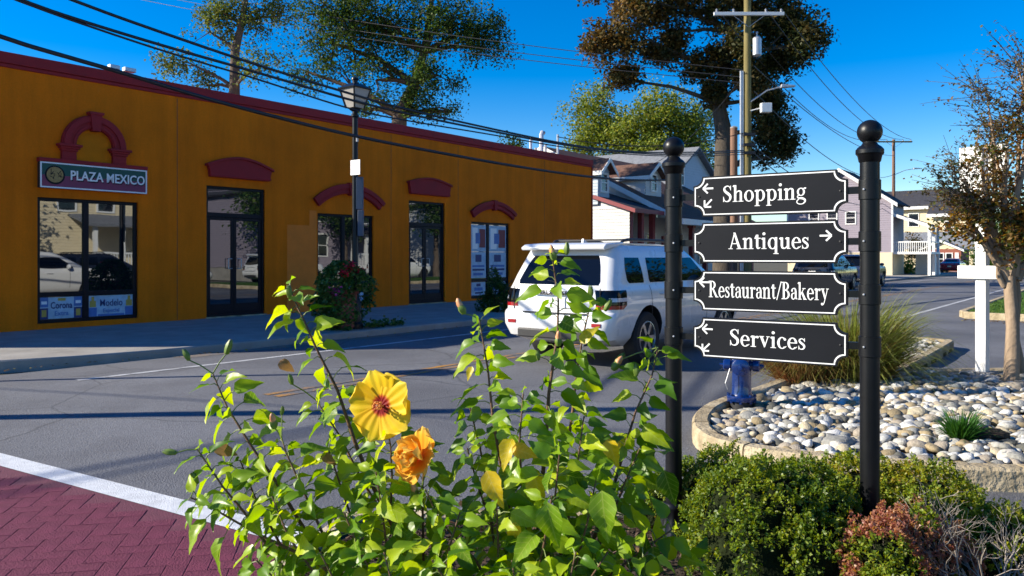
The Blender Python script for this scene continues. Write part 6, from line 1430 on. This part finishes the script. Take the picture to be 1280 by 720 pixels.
stems = [ # pixel path of each stem with its distance
 ([(361, 356), (372, 385), (379, 398), (395, 435), (422, 488), (443, 551), (464, 604), (496, 667), (520, 740)], 1.86, .9), ([(266, 467), (284, 509), (313, 556), (343, 599), (374, 651), (430, 740)], 1.78, .95), ([(247, 562), (279, 609), (306, 641), (335, 683), (380, 745)], 1.72, .9),
 ([(352, 548), (358, 567), (380, 615), (406, 673), (435, 735)], 1.70, .85), ([(484, 536), (488, 556), (490, 593), (488, 646), (505, 740)], 1.74, .8), ([(238, 622), (253, 628), (321, 667), (395, 702), (450, 745)], 1.66, .9),
 ([(690, 317), (698, 376), (697, 417), (686, 492), (683, 545), (678, 600), (668, 680), (650, 750)], 1.90, .9), ([(599, 399), (610, 463), (616, 522), (625, 574), (637, 640), (640, 745)], 1.84, .85), ([(823, 434), (815, 469), (794, 516), (777, 574), (762, 625), (735, 690), (700, 750)], 1.88, 1.0),
 ([(740, 372), (730, 415), (721, 463), (715, 522), (702, 600), (690, 680), (672, 750)], 2.0, .8), ([(654, 492), (649, 557), (654, 627), (657, 679), (650, 750)], 1.72, .9), ([(532, 612), (549, 650), (596, 702), (620, 750)], 1.66, .9), ([(584, 560), (598, 610), (613, 650), (622, 702), (628, 750)], 1.80, .9),
 ([(575, 640), (560, 690), (555, 745)], 1.60, 1.1), ([(395, 500), (425, 545), (452, 600), (490, 660), (525, 745)], 1.92, .85), ([(730, 520), (722, 580), (712, 640), (690, 740)], 1.74, 1.05), ([(800, 560), (778, 610), (760, 660), (715, 745)], 1.80, 1.1), ([(690, 620), (680, 680), (665, 745)], 1.58, 1.2), ([(850, 655), (800, 690), (730, 745)], 1.70, 1.15), ([(430, 640), (450, 690), (480, 745)], 1.58, 1.1), ([(340, 620), (360, 670), (410, 740)], 1.62, 1.0), ([(760, 690), (740, 720), (700, 760)], 1.56, 1.2), ([(880, 700), (830, 715), (760, 750)], 1.74, 1.1), ([(540, 700), (560, 730), (580, 760)], 1.5, 1.1),
 ([(470, 590), (478, 640), (490, 740)], 1.66, 1.1), ([(300, 575), (318, 620), (350, 680), (400, 750)], 1.8, .9), ([(620, 610), (622, 660), (625, 750)], 1.62, 1.15), ([(745, 600), (735, 650), (710, 745)], 1.66, 1.15), ([(585, 500), (600, 560), (612, 620), (622, 745)], 1.9, .9), ([(700, 560), (694, 620), (680, 745)], 1.66, 1.1), ([(530, 560), (528, 620), (530, 740)], 1.78, 1.0), ([(410, 560), (430, 620), (470, 740)], 1.8, 1.0), ([(815, 530), (795, 580), (765, 640), (715, 750)], 1.95, 1.0), ([(640, 700), (645, 740), (650, 780)], 1.5, 1.3), ([(480, 690), (490, 730), (500, 770)], 1.5, 1.3), ([(400, 690), (420, 730), (440, 770)], 1.56, 1.2), ([(810, 690), (780, 725), (740, 770)], 1.56, 1.3), ([(320, 700), (350, 730), (400, 770)], 1.6, 1.1), ([(720, 690), (710, 735), (700, 770)], 1.5, 1.3)]
rg = random.Random(42); leaves = []; tips = []; PET = []
crown_base = Vector((-.12, 1.95, .085))
for si, (px, Yd, big_) in enumerate(stems):
    pts = [at(x, y, Yd + .02*math.sin(i*1.7+si)) for i, (x, y) in enumerate(px)]
    foot_ = crown_base + Vector((rg.gauss(0, .09), rg.gauss(0, .06), 0)); low = pts[-1]; path = pts + [low.lerp(foot_, .4) + Vector((rg.gauss(0, .02), 0, 0)), foot_]
    L_ = sum((path[i+1]-path[i]).length for i in range(len(path)-1)); b = MB(); pet = MB(); k = len(path); acc = 0; rad = []
    for i in range(k):
        rad.append(.0015 + .0022*min(1, acc/.5) + .004*min(1, acc/1.3)); acc += (path[min(i+1, k-1)]-path[i]).length
    b.tube([p - HO for p in path], rad, 7, cap=True)
    # leaves spiral down the stem from the tip
    s_ = .008; phi = rg.uniform(0, 6.28); vis_len = sum((pts[i+1]-pts[i]).length for i in range(len(pts)-1)) + .12
    while s_ < vis_len:
        a = 0; i = 0
        while i < k-2 and a + (path[i+1]-path[i]).length < s_: a += (path[i+1]-path[i]).length; i += 1
        seg = path[i+1]-path[i]; p = path[i] + seg*((s_-a)/max(seg.length, 1e-6)); t = -seg.normalized(); phi += 2.4 + rg.gauss(0, .25)
        side_ = t.orthogonal().normalized(); side_.rotate(Matrix.Rotation(phi, 3, t)); grow = min(1, .40 + s_/.11)
        ll = (.018 + .050*grow*rg.uniform(.6, 1.25)) * (.8 + .2*big_); up_ = .75 - .75*grow
        d = (side_ + t*up_ + Vector((0, 0, .15)) + Vector((rg.gauss(0, .15), rg.gauss(0, .15), rg.gauss(0, .12)))).normalized(); pl = ll*rg.uniform(.28, .5); e_ = p + d*pl + Vector((0, 0, .1*pl)); pet.tube([p - HO, p.lerp(e_, .5) + Vector((0, 0, .004)) - HO, e_ - HO], [.0014, .0011, .001], 4, cap=False)
        dl = (d + Vector((0, 0, -.15 - .45*grow*rg.random()))).normalized(); nrm = (Vector((-.85, -.50, .60)) + Vector((rg.gauss(0, .35), rg.gauss(0, .35), rg.gauss(0, .2)))); nrm = (nrm - dl*nrm.dot(dl)).normalized()
        m_ = Matrix((dl.cross(nrm).normalized(), dl, nrm)).transposed().to_4x4(); rr = rg.random(); low_ = s_ > .2
        mt = 1 if (rr < .05 and low_) else (2 if rr > .985 and low_ else 0); leaves.append((Matrix.Translation(e_ - HO) @ m_ @ Matrix.Scale(ll, 4), mt, e_, ll)); s_ += (.0060 + .0050*min(1, s_/.1) + .004*min(1, s_/.3))*rg.uniform(.75, 1.3)
    b.build('stem', M['stem_brown'], HB, smooth=True, angle=60); PET.append(pet); tips.append((path[0], (path[0]-path[1]).normalized(), Yd))
pa_ = MB()
for q_ in PET: pa_.add(q_.V, q_.F)
tag(pa_.build('petioles', M['petiole'], HB, smooth=True, angle=60, fix=False), kind='stuff')
# single leaves the photograph shows: big yellow ones low in the middle and a few dry ones
for (x, y, Yd, ll, mt, d) in ((608, 600, 1.62, .085, 1, (.35, -.3, -.75)), (668, 600, 1.66, .085, 1, (.1, -.3, -.8)), (640, 560, 1.68, .07, 1, (-.3, -.5, -.6)), (760, 560, 1.70, .07, 1, (.25, -.3, -.9)), (684, 640, 1.52, .095, 0, (.15, -.25, -.95)), (752, 625, 1.52, .10, 0, (.05, -.3, -.9)), (645, 665, 1.6, .055, 1, (-.2, -.2, -.8)), (725, 440, 1.85, .06, 1, (.5, -.2, .5)), (350, 502-40, 1.85, .045, 2, (.5, -.2, -.5)), (268, 570, 1.76, .055, 2, (.8, -.1, -.25)), (405, 577, 1.78, .05, 2, (.45, -.2, -.75)), (640, 572, 1.66, .06, 1, (.8, -.2, -.2)), (590, 470, 1.8, .035, 1, (-.3, -.3, -.8)), (830, 600, 1.83, .09, 0, (.25, -.2, -.9))):
    p = at(x, y - 12, Yd); dl = Vector(d).normalized(); nrm = Vector((-.3, -.85, .45)); nrm = (nrm - dl*nrm.dot(dl)).normalized(); m_ = Matrix((dl.cross(nrm).normalized(), dl, nrm)).transposed().to_4x4(); leaves.append((Matrix.Translation(p - HO) @ m_ @ Matrix.Scale(ll, 4), mt, p, ll*3))
def onscreen(p): x, y = 640 + FPX*p.x/p.y, 322 + FPX*(EYE-p.z)/p.y; return -20 < x < 1300 and -20 < y < 745
order = sorted(range(len(leaves)), key=lambda i: -(leaves[i][3]/leaves[i][2].y if onscreen(leaves[i][2]) else 0)); single = set(order[:300]); jm = {}
for i, (mx, mt, p, ll) in enumerate(leaves):
    me = LV[HL_all[mt].name][rg.randrange(8)]
    if i in single:
        o = link('leaf', me, HB); o.matrix_local = mx
    else:
        J = jm.setdefault(mt, MB()); J.M = mx; J.add([v.co for v in me.vertices], [tuple(q_.vertices) for q_ in me.polygons])
HL_j = tint_mat('hibiscus_leaf_far', [(.06, .16, .008), (.13, .26, .010), (.22, .36, .012), (.36, .46, .015)], .4, .46, spec=.4)
JV = [v for J in jm.values() for v in J.V]; JF = []; o_ = 0
for J in jm.values(): JF += [tuple(i+o_ for i in f_) for f_ in J.F]; o_ += len(J.V)
if JV:
    me = bpy.data.meshes.new('more_leaves'); me.from_pydata(JV, [], JF); me.materials.append(HL_j); me.polygons.foreach_set('use_smooth', [True]*len(JF)); a = me.attributes.new('tint', 'FLOAT', 'FACE'); a.data.foreach_set('value', np.repeat(np.random.default_rng(1).random(len(JF)//32+1), 32)[:len(JF)].astype(np.float32)); tag(link('more_leaves', me, HB), kind='stuff')
# buds at the shoot tips
M['bud_green'] = mat('bud_green', (.13, .20, .025), .5, var=.25, scale=60); M['bud_orange'] = mat('bud_orange', (.62, .22, .06), .5, var=.3, scale=50, col2=(.7, .38, .2))
def bud(p, d, L_, orange):
    d = Vector(d).normalized(); q_ = d.to_track_quat('Z', 'Y').to_matrix().to_4x4(); root = empty('bud'); root.parent = HB; root.matrix_local = Matrix.Translation(Vector(p) - HO) @ q_; g_ = MB()
    for k in range(5):
        g_.M = Matrix.Rotation(R(72*k), 4, 'Z'); w_ = L_*.16; vs = []
        for i in range(6):
            s_ = i/5; r_ = L_*.20*math.sin(math.pi*(.18+.68*s_))**.8; ww = w_*math.sin(math.pi*(.15+.82*s_)); z = L_*s_*(.62 if orange else 1.0); vs += [(r_, -ww, z), (r_*1.12, 0, z), (r_, ww, z)]
        g_.add(vs, [(i*3+j, i*3+j+1, (i+1)*3+j+1, (i+1)*3+j) for i in range(5) for j in range(2)])
    g_.M = None; g_.lathe([(L_*.06, -L_*.05), (L_*.16, 0), (L_*.17, L_*.25), (L_*.12, L_*.5)], 10); g_.build('calyx', M['bud_green'], root, smooth=True, angle=70)
    if orange:
        c = MB(); c.lathe([(L_*.1, L_*.2), (L_*.17, L_*.4), (L_*.19, L_*.62), (L_*.14, L_*.85), (L_*.05, L_*.98), (.0005, L_)], 12)
        for i, v in enumerate(c.V): a = math.atan2(v[1], v[0]) + v[2]/L_*2.2; k = 1 + .12*math.cos(3*a); c.V[i] = (v[0]*k, v[1]*k, v[2])
        c.build('rolled_petals', M['bud_orange'], root, smooth=True, angle=70)
for x, y, Yd, L_, orr, d in ((362, 372, 1.86, .030, 0, (-.1, 0, 1)), (236, 450, 1.78, .028, 0, (-.5, 0, 1)), (283, 442, 1.78, .034, 0, (.35, 0, 1)), (220, 566, 1.72, .030, 0, (-1, 0, .1)), (343, 535, 1.70, .036, 1, (-.1, -.3, 1)), (580, 392, 1.84, .040, 1, (-.45, 0, 1)), (693, 325, 1.90, .038, 1, (-.25, 0, 1)), (708, 318, 1.90, .030, 0, (.05, 0, 1)), (738, 372, 2.0, .032, 0, (0, 0, 1)), (756, 388, 2.0, .034, 0, (.5, 0, .9)), (698, 432, 1.82, .036, 1, (0, -.2, 1)), (766, 462, 1.9, .040, 1, (.55, 0, .8)), (795, 470, 1.85, .030, 0, (0, 0, 1)), (520, 622, 1.7, .036, 1, (-.2, -.2, 1)), (365, 480, 1.86, .026, 0, (-.2, -.2, 1)), (247, 604, 1.70, .028, 0, (-.3, -.2, .8)), (770, 452, 1.95, .03, 0, (.5, 0, .5)), (352, 518, 1.74, .02, 0, (.2, -.2, 1)), (673, 450, 1.86, .024, 0, (-.1, 0, 1))):
    p = at(x, y, Yd); bud(p, d, L_, orr); j = min(tips, key=lambda t: (t[0]-p).length)
    if (j[0]-p).length < .12: b = MB(); b.tube([j[0]-HO, j[0].lerp(p, .5) - HO + Vector((0, 0, .003)), p-HO], .0016, 5); b.build('flower_stalk', M['petiole'], HB)
# flowers
def petal_mat(name, stops, rough=.5):
    m, nt, p = nodes(name); N = nt.nodes.new; L = nt.links.new; a = N('ShaderNodeAttribute'); a.attribute_name = 'along'; v = N('ShaderNodeAttribute'); v.attribute_name = 'across'
    rp = N('ShaderNodeValToRGB'); cr = rp.color_ramp
    while len(cr.elements) < len(stops): cr.elements.new(.5)
    for i, (po, c) in enumerate(stops): cr.elements[i].position = po; cr.elements[i].color = (*c, 1)
    sn = N('ShaderNodeMath'); sn.operation = 'MULTIPLY'; sn.inputs[1].default_value = 34; L(v.outputs['Fac'], sn.inputs[0]); s2 = N('ShaderNodeMath'); s2.operation = 'SINE'; L(sn.outputs[0], s2.inputs[0])
    ad = N('ShaderNodeMath'); ad.operation = 'MULTIPLY_ADD'; ad.inputs[1].default_value = .012; L(s2.outputs[0], ad.inputs[0]); L(a.outputs['Fac'], ad.inputs[2]); L(ad.outputs[0], rp.inputs[0]); L(rp.outputs[0], p.inputs['Base Color']); p.inputs['Roughness'].default_value = rough; p.inputs['Specular IOR Level'].default_value = .25
    bp = N('ShaderNodeBump'); bp.inputs['Strength'].default_value = .22; bp.inputs['Distance'].default_value = .003; L(s2.outputs[0], bp.inputs['Height']); L(bp.outputs[0], p.inputs['Normal'])
    t = N('ShaderNodeBsdfTranslucent'); L(rp.outputs[0], t.inputs[0]); ms = N('ShaderNodeMixShader'); ms.inputs[0].default_value = .3; L(p.outputs[0], ms.inputs[1]); L(t.outputs[0], ms.inputs[2]); L(ms.outputs[0], nt.nodes['Material Output'].inputs[0]); return m
YEL = petal_mat('yellow_petal', [(0, (.22, .004, .006)), (.20, (.26, .006, .008)), (.26, (.50, .07, .01)), (.34, (.82, .50, .012)), (.8, (.86, .58, .012)), (1, (.88, .64, .05))])
ORA = petal_mat('orange_petal', [(0, (.60, .06, .01)), (.3, (.84, .30, .015)), (.75, (.88, .46, .03)), (1, (.90, .60, .12))])
def petal(parent, m, L_, W_, ruf, cup, seed, rot, tilt=0):
    rg = random.Random(seed); na, nc = 14, 15; vs = []; al = []; ac = []; p1, p2 = rg.uniform(0, 6), rg.uniform(0, 6)
    for i in range(na+1):
        s_ = i/na; w_ = W_*(.16 + .84*math.sin(math.pi*.5*min(1, s_/.78))**1.05)*(1 if s_ < .78 else math.sqrt(max(0, 1-((s_-.78)/.26)**2)))
        for j in range(nc):
            q_ = -1 + 2*j/(nc-1); edge = (1-.26*q_*q_*s_)*(1+.03*math.sin(q_*9+p1)*s_*s_); x = q_*w_; y = L_*s_*edge
            z = cup*L_*(s_**1.6) + ruf*L_*s_*s_*(math.sin(q_*5+p1)*.4*s_ + math.sin(q_*11+p2)*.25*s_) + .11*L_*q_*s_ - .03*L_*math.cos(q_*2.2)*s_ - .12*L_*max(0, s_-.7)*s_
            vs.append((x, y, z)); al.append(min(1, math.hypot(x, y)/L_)); ac.append(q_*.5+.5)
    b = MB(); b.add(vs, [(i*nc+j, i*nc+j+1, (i+1)*nc+j+1, (i+1)*nc+j) for i in range(na) for j in range(nc-1)]); me = b.mesh('petal', m, smooth=True, angle=180, fix=False)
    for nm_, dat in (('along', al), ('across', ac)): a = me.attributes.new(nm_, 'FLOAT', 'POINT'); a.data.foreach_set('value', np.array(dat, np.float32))
    o = link('petal', me, parent); o.rotation_euler = (tilt, 0, rot); return o
def flower_root(name, p, facing):
    root = empty(name); root.parent = HB; q_ = Vector(facing).to_track_quat('Z', 'Y').to_matrix().to_4x4(); root.matrix_local = Matrix.Translation(p - HO) @ q_; return root
p = at(478, 507, 1.74); F1 = flower_root('flower', p, (-.36, -.92, .08)); F1['label'] = 'open yellow hibiscus flower with red throat'
for k in range(5):
    o = petal(F1, YEL, .082, .053, .05, .05, 5+k, R(72*k+20), R(5)); o.location = (0, 0, .0012*k)
b = MB(); b.tube([(0, 0, 0), (.002, .002, .02), (.006, .004, .036)], [.0035, .003, .0025], 8); col_ = b.build('column', M['bud_orange'], F1, smooth=True)
b = MB(); rg = random.Random(6)
for i in range(46): s_ = rg.uniform(.25, 1.05); a = rg.uniform(0, 6.28); c = Vector((.006*s_, .004*s_, .036*s_)); e_ = c + Vector((math.cos(a)*.0075, math.sin(a)*.0075, .002)); b.ellipsoid(e_, (.0019, .0019, .0019), 6, 4)
M['pollen'] = mat('pollen', (.78, .30, .06), .7, var=.2, scale=200); b.build('anthers', M['pollen'], F1, smooth=True)
b = MB(); b.tube([p - HO + Vector((.012, .03, -.004)), p - HO + Vector((.02, .05, -.03)), at(486, 545, 1.74) - HO], .0022, 6); b.build('flower_stalk', M['petiole'], HB)
p = at(528, 573, 1.68); F2 = flower_root('flower', p, (-.55, -.72, .25)); F2['label'] = 'ruffled orange double flower below the yellow one'
for k in range(14):
    r_ = 1 - .045*k; o = petal(F2, ORA, .066*r_, .042*r_, .20, .25+.07*k, 30+k, R(137.5*k), R(4*k)); o.location = (0, 0, .002*k)
b = MB(); b.tube([p - HO + Vector((.01, .02, -.01)), at(520, 640, 1.72) - HO], .0022, 6); b.build('flower_stalk', M['petiole'], HB)

# leaves blown along the gutters
rgl = np.random.default_rng(31); gl_ = []
for i in range(150): u = rgl.uniform(4.2, 26); gl_.append(SV(u, -12.32 + abs(rgl.normal())*.22 if u > 6.5 else -12.6 + .5*(u-6.5)*.3 + abs(rgl.normal())*.2, -.075))
for i in range(70): a = rgl.uniform(0, 1); gl_.append(SV(22.4 - abs(rgl.normal())*.3, -3.0 + 3*a, .012))
for i in range(60): x = rgl.uniform(-.6, 3.2); gl_.append(Vector((x, 4.55 + abs(rgl.normal())*.5, .012)))
tag(leaf_object('gutter_leaves', gl_, .07, tint_mat('gutter_leaf', [(.20, .10, .035), (.34, .22, .08), (.12, .06, .03), (.40, .32, .06)], .8, .1), None, seed=6, up=1.6, aspect=.55, kind='stuff'), 'dry leaves blown along the gutters', 'leaves')
bpy.context.view_layer.update()
